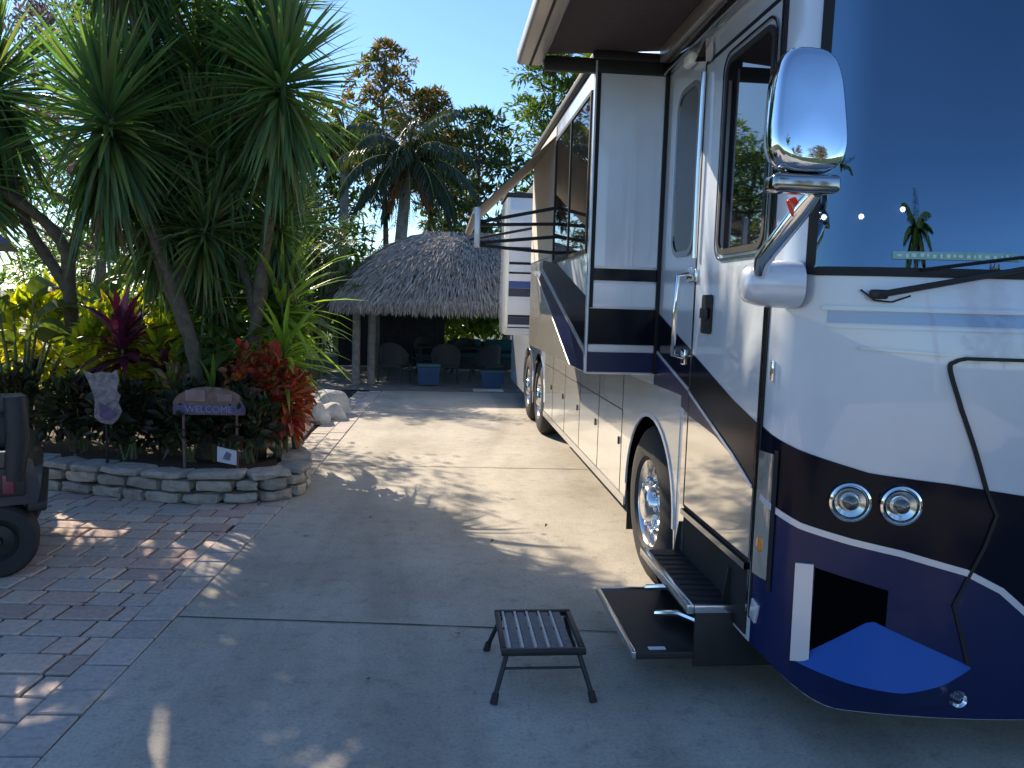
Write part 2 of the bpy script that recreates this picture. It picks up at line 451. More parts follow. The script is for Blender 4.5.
yucca('thick stemmed yucca tree with dark dense heads at top centre of the bed', (-2.5, 8.7, .2),
      [([(-2.5, 8.7, .15), (-2.45, 8.7, 1.8), (-2.5, 8.7, 3.0), (-2.45, 8.6, 4.1)], 1.15), ([(-2.47, 8.7, 2.0), (-2.8, 8.6, 3.2), (-3.0, 8.5, 4.6)], 1.1), ([(-2.47, 8.7, 2.6), (-2.1, 8.6, 3.8), (-1.95, 8.5, 4.9)], 1.05), ([(-2.6, 8.65, 3.6), (-2.9, 8.3, 4.8), (-3.1, 8.0, 5.7)], 1.2), ([(-2.5, 8.7, 2.4), (-2.45, 8.4, 2.9), (-2.42, 8.2, 3.3)], .95)], .085)  # highest branch and head, above the view, added to shade the foreground
yucca('dark yucca tree at the far left behind the golf cart roof', (-3.85, 8.5, .2),
      [([(-3.85, 8.5, .15), (-3.85, 8.5, 1.6), (-3.95, 8.4, 2.4), (-4.95, 8.3, 3.1)], .95), ([(-3.86, 8.5, 1.8), (-4.3, 8.5, 2.6), (-4.6, 8.6, 4.0)], 1.15), ([(-3.88, 8.5, 2.0), (-3.7, 8.8, 3.0), (-3.55, 9.2, 3.9)], .7)], .08)

# leafy shrubs: leaves spread through a lumpy volume, on stems
def shrub(name, label, cat, c, rx, ry, rz, n, L, w, m, group=None, stemm=None, up=.3, droop=.6, seg=3, shell=.55, stems=6, lobes=7, parent=None):
    t = empty(name, c, random.uniform(0, 6), label, cat, group)
    mb = MB(); ms = MB()
    lob = []
    for i in range(lobes):
        d = rdir(-10, 80); k = random.uniform(.35, .75)
        lob.append((V((d.x*rx*k, d.y*ry*k, rz*.45 + d.z*rz*.5*k)), random.uniform(.4, .65)))
    for i in range(n):
        lc, lr = random.choice(lob)
        d = rdir(-60, 90); r = (shell+(1-shell)*random.random())
        p = lc + V((d.x*rx, d.y*ry, d.z*rz*.6))*lr*r
        if p.z < .03: p.z = random.uniform(.03, .25)
        dd = (d + V((random.uniform(-.7, .7), random.uniform(-.7, .7), up+random.uniform(-.4, .4)))).normalized()
        blade(mb, p, dd, L*random.uniform(.6, 1.2), w*random.uniform(.7, 1.2), droop*random.random(), seg=4, twist=random.uniform(-1.2, 1.2), fold=.2)
    for i in range(stems):
        lc, lr = random.choice(lob)
        ms.tube([(random.uniform(-.06, .06), random.uniform(-.06, .06), -.04), lc*.5+V((0, 0, .02)), lc], [.014, .011, .006], 5)
    mb.build('foliage', m, t, fix=False); ms.build('stem', stemm or M_trunkg, t, fix=False)
    return t
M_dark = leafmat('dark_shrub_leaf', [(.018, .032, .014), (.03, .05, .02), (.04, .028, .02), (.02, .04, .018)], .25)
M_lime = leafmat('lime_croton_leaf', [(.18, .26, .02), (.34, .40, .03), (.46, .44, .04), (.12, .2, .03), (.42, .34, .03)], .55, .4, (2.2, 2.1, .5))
M_redl = leafmat('red_croton_leaf', [(.30, .03, .02), (.42, .06, .03), (.20, .03, .02), (.40, .14, .04), (.10, .07, .03)], .3, .4, (1.6, .9, .6))
M_purp = leafmat('purple_cordyline_leaf', [(.09, .018, .04), (.13, .02, .05), (.06, .02, .05)], .2, .35, (1.5, .8, 1.2))
M_broad = leafmat('broad_leaf', [(.06, .10, .025), (.10, .14, .04), (.08, .11, .03)], .4, .4, (1.9, 2.0, .7))
M_brights = leafmat('bright_strap_leaf', [(.16, .26, .05), (.24, .34, .07), (.12, .2, .05)], .5, .35, (1.8, 2, .6))
M_mid = leafmat('green_shrub_leaf', [(.05, .10, .025), (.08, .15, .04), (.13, .19, .05)], .4)
M_frond = leafmat('palm_frond_leaf', [(.035, .075, .02), (.06, .11, .03), (.08, .13, .03)], .35)
M_olive = leafmat('olive_frond_leaf', [(.12, .13, .03), (.16, .17, .04), (.09, .12, .03)], .4)
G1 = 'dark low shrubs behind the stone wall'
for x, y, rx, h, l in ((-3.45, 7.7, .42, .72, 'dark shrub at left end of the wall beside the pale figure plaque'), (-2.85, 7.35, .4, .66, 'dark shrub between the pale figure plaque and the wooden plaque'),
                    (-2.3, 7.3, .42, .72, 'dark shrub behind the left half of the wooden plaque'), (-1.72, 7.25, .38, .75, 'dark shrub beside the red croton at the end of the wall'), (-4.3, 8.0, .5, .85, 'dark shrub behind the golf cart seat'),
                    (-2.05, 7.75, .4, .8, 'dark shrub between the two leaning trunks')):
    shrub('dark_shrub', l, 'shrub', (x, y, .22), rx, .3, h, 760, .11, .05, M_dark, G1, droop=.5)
G2 = 'yellow green crotons in the bed'
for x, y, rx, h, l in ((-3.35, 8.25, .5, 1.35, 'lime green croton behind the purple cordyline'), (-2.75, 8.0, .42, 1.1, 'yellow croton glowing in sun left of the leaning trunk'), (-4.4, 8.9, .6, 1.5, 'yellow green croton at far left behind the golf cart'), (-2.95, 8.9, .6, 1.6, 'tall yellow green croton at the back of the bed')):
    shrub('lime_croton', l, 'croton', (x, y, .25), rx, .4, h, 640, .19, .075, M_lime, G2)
shrub('mixed_croton', 'small croton with speckled pink and green leaves below the purple cordyline', 'croton', (-2.55, 7.65, .24), .32, .25, .85, 420, .12, .05, leafmat('speckled_leaf', [(.3, .2, .16), (.12, .16, .05), (.36, .26, .1), (.16, .05, .04)], .35))
for x, y, rx, h, n, l in ((-1.52, 7.55, .26, 1.0, 560, 'tall red croton hanging over the right end of the wall'), (-1.78, 7.5, .28, 1.0, 330, 'red and orange croton left of the tallest red one'), (-1.42, 7.8, .2, .78, 300, 'low red croton at the driveway edge')):
    shrub('red_croton', l, 'croton', (x, y, .2), rx, rx, h, n, .14, .055, M_redl, 'red crotons at the end of the wall', droop=1.2, up=-.1)
shrub('tall_shrub', 'tall green leafy shrub around the trunk of the yucca nearest the driveway', 'shrub', (-1.80, 8.35, .2), .42, .38, 2.2, 900, .2, .07, M_mid, up=.1, droop=.9, lobes=12)
shrub('tall_shrub', 'tall green leafy shrub between the two yucca trunks in the middle', 'shrub', (-2.25, 8.0, .2), .38, .3, 2.3, 900, .2, .07, M_mid, up=.1, droop=.9, lobes=10)
# cordyline and strap-leaf dracaena
def strap_plant(name, label, cat, base, stem_h, n, L, w, m, lean=(0, 0), lo=-20, hi=85, droop=.8, group=None):
    t = empty(name, base, 0, label, cat, group)
    top = V((lean[0], lean[1], stem_h))
    MB().tube([(0, 0, -.06), top*.5+V((.02, 0, 0)), top], [.02, .016, .012], 7).build('stem', M_trunkg, t, fix=False)
    mb = MB()
    for i in range(n):
        u = i/n; el = lo+(hi-lo)*u
        blade(mb, top+V((0, 0, -.25*(1-u))), rdir(el-8, el+8), L*random.uniform(.75, 1.1), w*random.uniform(.8, 1.1), droop*random.uniform(.4, 1.2), twist=random.uniform(-.4, .4))
    mb.build('foliage', m, t, fix=False); return t
strap_plant('cordyline', 'purple cordyline with broad pointed leaves rising above the pale figure plaque', 'cordyline', (-3.05, 7.75, .22), 1.15, 46, .55, .10, M_purp)
strap_plant('cordyline', 'small purple cordyline half hidden right of the larger one', 'cordyline', (-2.7, 7.8, .22), .85, 26, .38, .08, M_purp)
strap_plant('dracaena', 'bright green strap leaved dracaena above the red crotons', 'dracaena', (-1.52, 7.75, .22), 1.1, 34, .72, .055, M_brights, lo=-15, hi=70, droop=.7)
strap_plant('dracaena', 'taller dracaena with long arching leaves behind the bright green one', 'dracaena', (-1.62, 8.15, .22), 1.55, 60, .95, .055, M_brights, lo=-30, hi=75, droop=.5)
strap_plant('dracaena', 'low bright dracaena with yellow green leaves in the middle of the bed', 'dracaena', (-2.12, 7.45, .22), .7, 22, .4, .05, M_brights)
# bird of paradise with paddle leaves
def paddle(name, label, base, n, H, L, w, m, spread=28):
    t = empty(name, base, 0, label, 'broad leaved plant', 'paddle leaved plants in the bed')
    ml = MB(); ms = MB()
    for i in range(n):
        a = i*2.4+random.uniform(-.4, .4); tilt = radians(random.uniform(6, spread)); h = H*random.uniform(.65, 1.05)
        d = V((cos(a)*sin(tilt), sin(a)*sin(tilt), cos(tilt)))
        top = d*h
        ms.tube([(0, 0, -.05), d*h*.5+V((0, 0, .05)), top], [.022, .016, .01], 6)
        blade(ml, top, (d+V((cos(a)*.5, sin(a)*.5, -.1))).normalized(), L*random.uniform(.8, 1.1), w, random.uniform(1.0, 2.2), seg=7, fold=.3, twist=random.uniform(-.7, .7))
    ms.build('stalk', M_trunkg, t, fix=False); ml.build('foliage', m, t, fix=False)
paddle('bird_of_paradise', 'broad leaved plant with drooping paddle leaves left of the dracaena', (-1.86, 8.1, .22), 9, 1.35, .6, .2, M_broad, 14)
paddle('bird_of_paradise', 'olive broad leaved plant at far left below the golf cart roof', (-4.25, 8.2, .22), 14, 1.6, .7, .34, M_broad, 25)
paddle('bird_of_paradise', 'broad leaved plant behind the tall yucca trunks', (-2.7, 9.1, .22), 12, 1.9, .8, .24, M_broad, 22)
# flower
t = empty('orange_flower', (-1.84, 7.35, .2), 0, 'small orange flower on a thin stem above the wooden plaque', 'flower')
MB().tube([(0, 0, 0), (.01, 0, .4), (0, -.02, .82)], [.007, .006, .005], 5).build('stem', M_trunkg, t)
mb = MB()
for i in range(16): blade(mb, (0, -.02, .82), rdir(-10, 75), .075, .035, .4)
mb.build('petals', leafmat('orange_petal', [(.7, .22, .02), (.8, .4, .03)], .4, .5, (1.3, 1, .5)), t, fix=False)

# feather palms (clumps, and the tall ones)
def frond(mb, ms, base, d, L, leaf, n=26, droop=1.0, w=.035, hang=.4, r=.012):
    d = V(d).normalized(); p = V(base); seg = 10; pts = [p.copy()]; dirs = [d.copy()]
    for i in range(seg):
        d = (d+V((0, 0, -droop/seg))*(.6+i/seg)).normalized(); p = p+d*L/seg; pts.append(p.copy()); dirs.append(d.copy())
    ms.tube(pts, [r*(1-.8*i/seg) for i in range(seg+1)], 5, caps=False)
    for i in range(n):
        t = .15+.85*i/n; k = t*seg; j = min(seg-1, int(k)); q = pts[j].lerp(pts[j+1], k-j); dd = dirs[j]
        s = dd.cross(V((0, 0, 1))); s = s.normalized() if s.length > 1e-3 else V((1, 0, 0))
        l = leaf*sin(pi*(.18+.72*t))*random.uniform(.85, 1.1)
        for sg in (-1, 1):
            blade(mb, q, (s*sg+dd*.55+V((0, 0, random.uniform(-.1, .3)-hang*.3))).normalized(), l, w, hang*random.uniform(.7, 1.4), twist=random.uniform(-.3, .3), fold=.2)
def feather_clump(label, base, n, H, L, m):
    t = empty('areca_palm', base, 0, label, 'palm', 'feather palms behind the bed')
    ml = MB(); ms = MB()
    for i in range(n):
        a = random.uniform(0, 2*pi); el = random.uniform(50, 85)
        b = V((cos(a)*.25*random.random(), sin(a)*.25*random.random(), 0)); h = H*random.uniform(.3, 1)
        ms.tube([b, b+V((cos(a)*.1, sin(a)*.1, h*.5)), b+V((cos(a)*.22, sin(a)*.22, h))], [.025, .02, .014], 6)
        frond(ml, ms, b+V((cos(a)*.22, sin(a)*.22, h)), rdir(el-5, el+5, a), L*random.uniform(.8, 1.1), .38, 24, 1.3, .03, .6)
    ms.build('stalk', M_trunkg, t, fix=False); ml.build('frond', m, t, fix=False)
feather_clump('green feather palm with narrow leaflets just left of the thatched hut', (-2.65, 16.4, .1), 18, 2.6, 1.6, M_frond)
feather_clump('olive feather palm behind the left edge of the hut roof beside the grey palm trunk', (-2.2, 21.6, .0), 18, 3.2, 1.9, M_olive)
feather_clump('tall feather palm far back in the bed at the left', (-6.6, 15, .1), 18, 2.4, 1.7, M_frond)
feather_clump('feather palm at the back left behind the lime crotons', (-5.6, 12, .1), 14, .9, 1.3, M_olive)

def palm(label, base, top, n, L, trunkr=.16, leaf=.55, m=None, droop=1.7, group='tall palms beyond the bed', dead=4):
    t = empty('palm_tree', base, 0, label, 'palm tree', group); B = V(base); T = V(top)-B
    P = catmull([(0, 0, -.1), T*.5+V((.05, 0, 0)), T], 8)
    MB().tube(P, [trunkr*(1.15-.35*i/(len(P)-1)) for i in range(len(P))], 12).build('trunk', mat('palm_bark', (.27, .24, .21), .9, var=.3, scale=8, bump=.8, bscale=20), t, fix=False)
    ml = MB(); ms = MB(); md = MB()
    for i in range(n):
        el = -35+115*(i/n); a = i*2.39996
        frond(ml, ms, T, rdir(el-6, el+6, a), L*random.uniform(.85, 1.1), leaf, 34, droop, .05, 1.3, .03)
    ml.build('frond', m or M_frond, t, fix=False); ms.build('rachis', M_trunkg, t, fix=False)
    for i in range(dead):
        md = MB(); frond(md, md, T-V((0, 0, .1)), rdir(-60, -20), L*.7, leaf*.7, 20, 1.2, .05, 1.4, .02)
        md.build('dry_frond', leafmat('orange_frond', [(.36, .17, .05), (.28, .13, .05), (.2, .12, .06)], .3, .8, (1.3, .9, .5)), t, fix=False)
palm('tall palm with grey trunk and dark drooping fronds behind the thatched hut', (-1.45, 21, 0), (-.9, 21, 5.5), 30, 2.3, .17, .6, leafmat('dark_frond_leaf', [(.02, .04, .02), (.035, .06, .03), (.05, .05, .03)], .25), dead=3)
palm('smaller palm with orange seed stalks and dry fronds left of the grey trunk', (-3.1, 24, 0), (-2.9, 24, 6.6), 18, 1.7, .15, .5, M_olive, dead=7)

# loose pines and broadleaf trees
M_bark = mat('pine_bark', (.13, .10, .08), .95, var=.4, scale=10, bump=.8)
M_pine = leafmat('pine_needle_tuft', [(.03, .055, .03), (.05, .08, .035), (.07, .10, .04), (.09, .10, .04)], .25, .6, (1.6, 1.8, .8))
M_oak = leafmat('sunlit_tree_leaf', [(.06, .10, .03), (.09, .14, .035), (.12, .17, .04), (.05, .09, .03)], .35, .5, (1.8, 2, .7))
M_gold = leafmat('golden_lit_leaf', [(.30, .16, .05), (.22, .14, .05), (.12, .12, .05)], .3, .6, (1.3, 1.1, .6))  # orange-brown sunlight put into the leaf colours
M_gold2 = leafmat('olive_and_sunlit_gold_tuft', [(.08, .11, .04), (.12, .14, .05), (.10, .13, .05), (.34, .17, .05), (.16, .16, .06)], .35, .6, (1.5, 1.3, .7))  # orange of sunlit clumps mixed into the needle colours
M_twig = leafmat('mauve_flower_leaf', [(.20, .12, .16), (.12, .10, .12), (.10, .10, .06), (.26, .18, .2)], .35, .6, (1.2, 1.1, 1.1))
M_hedge = leafmat('hedge_leaf', [(.07, .11, .02), (.13, .18, .03), (.2, .24, .05), (.3, .3, .08)], .5)
def tree(name, label, cat, base, H, R, clumps, per, leaf, m, crown0=.35, trunkr=.14, cl=.55, group='trees beyond the hut', flat=.55):
    t = empty(name, base, random.uniform(0, 6), label, cat, group)
    tr = MB(); lf = MB()
    lean = V((random.uniform(-.3, .3), random.uniform(-.3, .3), 0))
    top = V((0, 0, H*.97))+lean
    P = catmull([(0, 0, -.1), V((.1, 0, H*.35)), V((0, .1, H*.7))+lean*.6, top], 5)
    tr.tube(P, [trunkr*(1-.85*i/(len(P)-1)) for i in range(len(P))], 8)
    for i in range(clumps):
        u = (i+.5)/clumps; h = H*(crown0+(1.0-crown0)*u)
        a = i*2.4+random.uniform(-.5, .5)
        rr = R*(sin(pi*min(1, .25+.75*u))**.7)*random.uniform(.35, 1.0)
        c = V((cos(a)*rr, sin(a)*rr, h+random.uniform(-.2, .3)))+lean*u
        k = min(len(P)-1, int((h-.4*rr)/H*len(P))); s = P[max(0, k-1)]
        tr.tube([s, s.lerp(c, .5)+V((0, 0, -.1)), c], [.04*trunkr/.14+.01, .025, .008], 5, caps=False)
        cr = cl*random.uniform(.6, 1.3)
        for j in range(per):
            d = rdir(-50, 90); q = c + V((d.x, d.y, d.z*flat))*cr*random.uniform(.2, 1)**.6
            blade(lf, q, (d+rdir(-40, 60)*.9).normalized(), leaf*random.uniform(.6, 1.2), leaf*.28, .3, twist=random.uniform(-1, 1))
    tr.build('trunk', M_bark, t, fix=False); lf.build('crown', m, t, fix=False); return t
tree('pine_tree', 'dark pine with bare forked trunk standing just right of the palm', 'pine tree', (1.0, 27, 0), 8.0, 1.9, 26, 110, .32, M_pine, .45, .16, .6)
tree('broadleaf_tree', 'sunlit green tree above the far end of the motorhome roof', 'tree', (3.9, 27, 0), 10.4, 2.1, 44, 140, .26, M_oak, .3, .18, .7)
tree('broadleaf_tree', 'tall green tree touching the motorhome roof under the door awning', 'tree', (6.0, 27, 0), 11.0, 2.6, 52, 150, .28, M_oak, .3, .2, .8)
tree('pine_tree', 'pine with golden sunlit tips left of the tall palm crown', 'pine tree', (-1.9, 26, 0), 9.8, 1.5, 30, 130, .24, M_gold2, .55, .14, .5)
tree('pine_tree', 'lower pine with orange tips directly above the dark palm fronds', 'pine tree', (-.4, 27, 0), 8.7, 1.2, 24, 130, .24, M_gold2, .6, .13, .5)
tree('pine_tree', 'small distant pine right of the palm trunk above the hut ridge', 'pine tree', (.2, 34, 0), 8.6, 1.8, 24, 90, .32, M_pine, .5, .15, .6)
tree('flowering_tree', 'thin mauve twigged tree against pale sky at the top left', 'tree', (-5.3, 12.5, 0), 6.8, 1.9, 46, 130, .12, M_twig, .45, .1, .55, 'small trees behind the bed')
tree('broadleaf_tree', 'dense green tree behind the feather palms left of the hut', 'tree', (-5.2, 19.5, 0), 5.6, 2.2, 44, 150, .2, M_mid, .15, .12, .65, 'small trees behind the bed')
tree('broadleaf_tree', 'full green tree filling the gap between the hut and the yuccas', 'tree', (-3.9, 25, 0), 7.2, 1.9, 54, 150, .24, M_oak, .12, .15, .75, 'small trees behind the bed')
tree('broadleaf_tree', 'tall shadowy tree behind the yucca nearest the driveway', 'tree', (-6.2, 27, 0), 8.6, 2.4, 54, 150, .28, M_mid, .12, .15, .85, 'small trees behind the bed')
tree('broadleaf_tree', 'dark tree far left behind the yuccas', 'tree', (-9.5, 22, 0), 5.5, 2.6, 46, 150, .22, M_mid, .12, .14, .75, 'small trees behind the bed')
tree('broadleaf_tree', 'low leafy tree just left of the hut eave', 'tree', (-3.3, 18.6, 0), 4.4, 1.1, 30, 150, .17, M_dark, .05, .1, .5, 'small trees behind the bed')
G = 'shrubs in the row behind the hut'
for i, (x, l) in enumerate(((-6, 'leftmost shrub of the row behind the hut'), (-3.2, 'second shrub from the left in the row behind the hut'), (-.4, 'yellow green shrub in the row behind the left half of the hut'), (.7, 'yellow green shrub seen through the hut above the middle chair'), (1.7, 'yellow green shrub seen through the hut beside the motorhome'), (3.4, 'rightmost shrub of the row behind the hut'))):
    shrub('hedge_shrub', l, 'shrub', (x, 23.6+.4*(i % 2), 0), 1.5, .9, 2.9, 1900, .26, .11, M_hedge, G, lobes=12)
for i, (x, y, l) in enumerate(((-3.3, 10.4, 'green shrub behind the feather palm nearest the hut'), (-4.6, 11.2, 'green shrub at the middle back of the bed'), (-6.3, 10.8, 'green shrub at the far left back of the bed'))):
    shrub('back_shrub', l, 'shrub', (x, y, .08), .9, .6, 1.35, 900, .2, .08, M_mid, 'green shrubs at the back of the bed', lobes=10)
# the garden across the street, behind the viewer: it is what the chrome and the windscreen mirror
GB = 'trees across the street'
tree('pine_tree', 'golden lit pine mirrored low in the chrome mirror, left', 'pine tree', (8, -16, 0), 6.6, 1.5, 26, 70, .34, M_gold, .3, .15, .6, GB)
tree('pine_tree', 'golden lit pine mirrored in the middle of the chrome mirror', 'pine tree', (11, -17, 0), 7.4, 1.6, 26, 70, .34, M_gold, .3, .15, .6, GB)
tree('pine_tree', 'dark pine mirrored in the windscreen edge', 'pine tree', (15.5, -18, 0), 7, 1.4, 24, 70, .34, M_pine, .3, .15, .6, GB)
tree('pine_tree', 'tall pine mirrored at the right of the chrome mirror', 'pine tree', (13.5, -15, 0), 7.4, 1.4, 24, 70, .34, M_gold, .3, .15, .6, GB)
palm('palm mirrored in the lower windscreen', (3.7, -11, 0), (3.7, -11, 6.9), 20, 1.4, .14, .45, M_frond, group=GB, dead=0)

lit = []
for i in range(9):
    x = random.uniform(-1.2, 1.0) if i % 3 else random.uniform(-2.4, -1.6); y = random.uniform(2.9, 6.4)
    mb = MB(); blade(mb, (0, 0, .004), (cos(i*2.1), sin(i*2.1), .25), random.uniform(.03, .06), .022, .6, twist=random.uniform(-.5, .5))
    o = mb.build('fallen_leaf', M_dead, fix=False); o.location = (x, y, .012)
    tag(o, 'small dry leaf lying on the driveway or the pavers', 'leaf', 'small dry leaves on the paving')
# ------------------------------------------------------------------ signs and rock in the bed
M_wood = mat('weathered_wood', (.20, .13, .11), .8, var=.35, scale=18, bump=.5)
M_sgrey = mat('grey_stone_paint', (.22, .205, .22), .8, var=.55, scale=25)
M_purplep = mat('faded_purple_paint', (.12, .10, .19), .7, var=.3, scale=25)
def rounded(w, h, r, n=6, top_only=False):
    pts = []
    for (cx, cz, a0) in ((w/2-r, h/2-r, 0), (-w/2+r, h/2-r, 90), (-w/2+r, -h/2+r, 180), (w/2-r, -h/2+r, 270)):
        for i in range(n+1):
            a = radians(a0+90*i/n); pts.append((cx+r*cos(a), cz+r*sin(a)))
    return pts
t = empty('garden_plaque', (-2.02, 6.99, .22), 0, 'rounded wooden plaque with faded lettering on stakes among dark shrubs', 'plaque')
arch = [(-.31, -.09), (.31, -.09), (.31, .0)] + [(.31*cos(a), .0+.16*sin(a)) for a in [radians(12*i) for i in range(1, 15)]] + [(-.31, .0)]
MB().prism([(x, z+.60) for x, z in arch], -.012, .012, 'Y').build('board', M_wood, t)
[MB().box(x, x+.02, .013, .033, -.1, .55).build('stake', M_wood, t) for x in (-.24, .22)]
mb = MB(); mb.box(-.305, .305, -.019, -.0125, .52, .60); mb.build('name_strip', M_purplep, t)
[MB().box(a, b, -.019, -.0125, .63, c_, .004).build('painted_panel', mat('dusty_pink_paint', (.30, .19, .18), .8, var=.3), t) for a, b, c_ in ((-.2, -.03, .73), (.07, .2, .70))]
def text(s, size, loc, m, parent, name='lettering', rz=0):
    cu = bpy.data.curves.new(name, 'FONT'); cu.body = s; cu.size = size; cu.extrude = .0015; cu.align_x = 'CENTER'; cu.align_y = 'CENTER'
    ob = bpy.data.objects.new('tmp', cu); COL.objects.link(ob); bpy.context.view_layer.update()
    me = bpy.data.meshes.new_from_object(ob.evaluated_get(bpy.context.evaluated_depsgraph_get())); bpy.data.objects.remove(ob)
    me.materials.clear(); me.materials.append(m)
    o = bpy.data.objects.new(name, me); COL.objects.link(o); o.parent = parent; o.location = loc; o.rotation_euler = (pi/2, 0, rz); return o
text('WELCOME', .085, (0, -.0215, .558), mat('pale_lilac_paint', (.30, .28, .38), .7, var=.2), t)
t = empty('figure_plaque', (-2.93, 7.05, .22), .1, 'pale grey cut out figure plaque on a thin stake left of the wooden plaque', 'plaque')
fig = [(-.17, .88), (-.10, .85), (-.02, .87), (.06, .86), (.10, .89), (.12, .80), (.10, .70), (.13, .66), (.11, .60), (.14, .52), (.10, .44), (.05, .40), (-.04, .42), (-.09, .47), (-.08, .60), (-.10, .70), (-.13, .79)]
MB().prism(fig, -.01, .01, 'Y').build('board', M_sgrey, t)
mb = MB(); mb.box(-.01, .01, .011, .03, -.1, .7); mb.build('stake', M_plast, t)
mb = MB(); mb.prism([(x*.62+.01, z*.55+.22) for x, z in fig[9:16]], -.016, -.0105, 'Y'); mb.build('painted_coat', M_purplep, t)
t = empty('yard_sign', (-1.86, 6.93, .24), -.1, 'small white yard sign on a wire stake below the wooden plaque', 'sign')
MB().prism([(-.085, .08), (.085, .05), (.088, .18), (-.082, .215)], -.004, .004, 'Y').build('board', mat('white_board', (.62, .62, .70), .5, var=.08), t)
MB().tube([(0, .008, -.1), (0, .008, .15)], .004, 6).build('stake', M_plast, t)
mb = MB(); mb.prism([(-.035, .105), (.03, .09), (.045, .15), (0, .175), (-.02, .14)], -.0065, -.0045, 'Y'); mb.build('printed_emblem', mat('slate_print', (.18, .18, .26), .6, var=.1), t)
def boulder(name, label, c, r, sq, m):
    bm = bmesh.new(); bmesh.ops.create_icosphere(bm, subdivisions=3, radius=1)
    ph = [random.uniform(0, 6) for _ in range(6)]
    mb = MB(); vs = []
    for v in bm.verts:
        p = v.co; k = 1+.16*sin(3*p.x+ph[0])*sin(2.5*p.y+ph[1])+.10*sin(5*p.z+ph[2]+2*p.x)+.05*sin(9*p.x+ph[3])*sin(8*p.y+ph[4])
        vs.append((p.x*r*k, p.y*r*k, max(-.3, p.z)*r*sq*k))
    bm.verts.index_update(); mb.add(vs, [[v.index for v in f.verts] for f in bm.faces]); bm.free()
    o = mb.build(name, m); o.location = c; return tag(o, label, 'boulder', 'pale boulders beside the driveway')
M_rock = mat('pale_limestone', (.46, .45, .43), .9, var=.25, scale=6, bump=.8, bscale=18)
boulder('boulder', 'white limestone boulder at the driveway edge in front of the hut', (-1.72, 12.1, .1), .34, .85, M_rock)
boulder('boulder', 'smaller grey boulder leaning on the white one', (-1.62, 11.6, .06), .24, .7, M_rock)
boulder('boulder', 'low boulder half hidden behind the red croton', (-1.85, 11.2, .06), .3, .8, M_rock)

# ------------------------------------------------------------------ thatched hut
HX0, HX1, HY0, HY1 = -2.35, 3.9, 15.3, 20.6; EZ = 1.68; RZ = 3.25; RXA, RXB, RY = -.35, 1.9, 17.9
hut = empty('thatched_hut', (.8, 17.9, 0), 0, 'open sided hut with grey palm thatch roof at the end of the driveway', 'hut'); HB = V((.8, 17.9, 0))
def roof_pt(side, u, v):
    """u along eave 0..1, v 0 eave..1 ridge"""
    c = [V((HX0, HY0, EZ)), V((HX1, HY0, EZ)), V((HX1, HY1, EZ)), V((HX0, HY1, EZ))]
    r = [V((RXA, RY, RZ)), V((RXB, RY, RZ)), V((RXB, RY, RZ)), V((RXA, RY, RZ))]
    a, b = side, (side+1) % 4
    e = c[a].lerp(c[b], u); t = r[a].lerp(r[b], u)
    p = e.lerp(t, v); p.z += .28*sin(pi*min(1, v*1.0))*.9   # rounded, bulging thatch
    cu = min(u, 1-u); k = max(0, .12-cu)/.12                 # soften the hips
    ctr = V((.78, 17.9, p.z)); p = p.lerp(ctr, .07*k*(1-v)); return p
mb = MB(); nu, nv = 24, 10
for s in range(4):
    vs = [roof_pt(s, i/nu, j/nv)-HB for j in range(nv+1) for i in range(nu+1)]
    mb.add(vs, [(j*(nu+1)+i, j*(nu+1)+i+1, (j+1)*(nu+1)+i+1, (j+1)*(nu+1)+i) for j in range(nv) for i in range(nu)], True)
M_thatch = island_mat('palm_thatch', [(.26, .235, .21), (.36, .325, .285), (.44, .40, .34), (.30, .27, .25), (.18, .16, .14)], .95, .2, 20, .2)
roof = mb.build('roof', mat('thatch_core', (.10, .085, .07), .95, var=.4, scale=12, bump=1), hut)
mb = MB()
for s, cnt in ((0, 12500), (3, 5500), (1, 1500), (2, 1200)):
    for i in range(cnt):
        u = random.random(); v = random.random()**1.15
        if random.random() < .22: v = random.uniform(-.005, .03)
        p = roof_pt(s, u, max(0, v)); q = roof_pt(s, u, max(0, v)+.05)
        d = (p-q).normalized()
        out = {0: V((0, -1, 0)), 1: V((1, 0, 0)), 2: V((0, 1, 0)), 3: V((-1, 0, 0))}[s]
        if v < .03: d = (d*.35+V((0, 0, -1))+out*random.uniform(-.1, .25)).normalized()
        d = (d+V((random.uniform(-.22, .22), random.uniform(-.22, .22), random.uniform(-.08, .1)))+out*random.uniform(0, .18)).normalized()
        p = p+out*random.uniform(.0, .05)+V((0, 0, random.uniform(0, .05)))-HB
        L = random.uniform(.18, .4) if v > .03 else random.uniform(.1, .3); w = random.uniform(.008, .02)
        sd = d.cross(out+V((0, 0, .5))).normalized()*w; nn = out*.004
        mb.add([p-sd, p+sd, p+d*L*.6+sd*.8+nn, p+d*L, p+d*L*.6-sd*.8+nn], [(0, 1, 2, 3, 4)])
for i in range(900):   # ridge cap
    u = random.uniform(-.02, 1.02); p = V((RXA+(RXB-RXA)*u, RY+random.uniform(-.1, .1), RZ+.05+random.uniform(0, .06)))-HB
    sg = random.choice([-1, 1]); d = V((random.uniform(-.5, .5), sg*.9, -.55)).normalized(); sd = V((.014, 0, 0)); L = .45
    mb.add([p-sd, p+sd, p+d*L], [(0, 1, 2)])
mb.build('thatch', M_thatch, hut, fix=False)
M_post = mat('grey_timber_post', (.24, .23, .22), .85, var=.3, scale=10, bump=.6)
for (x, y) in ((-1.72, 16.2), (-1.42, 16.35), (3.3, 16.2), (-1.6, 19.8), (3.3, 19.8), (1.75, 19.9)):
    MB().tube([(x-HB.x, y-HB.y, 0), (x-HB.x+.01, y-HB.y, 1.2), (x-HB.x, y-HB.y, 2.35)], [.085, .08, .075], 12).build('post', M_post, hut)
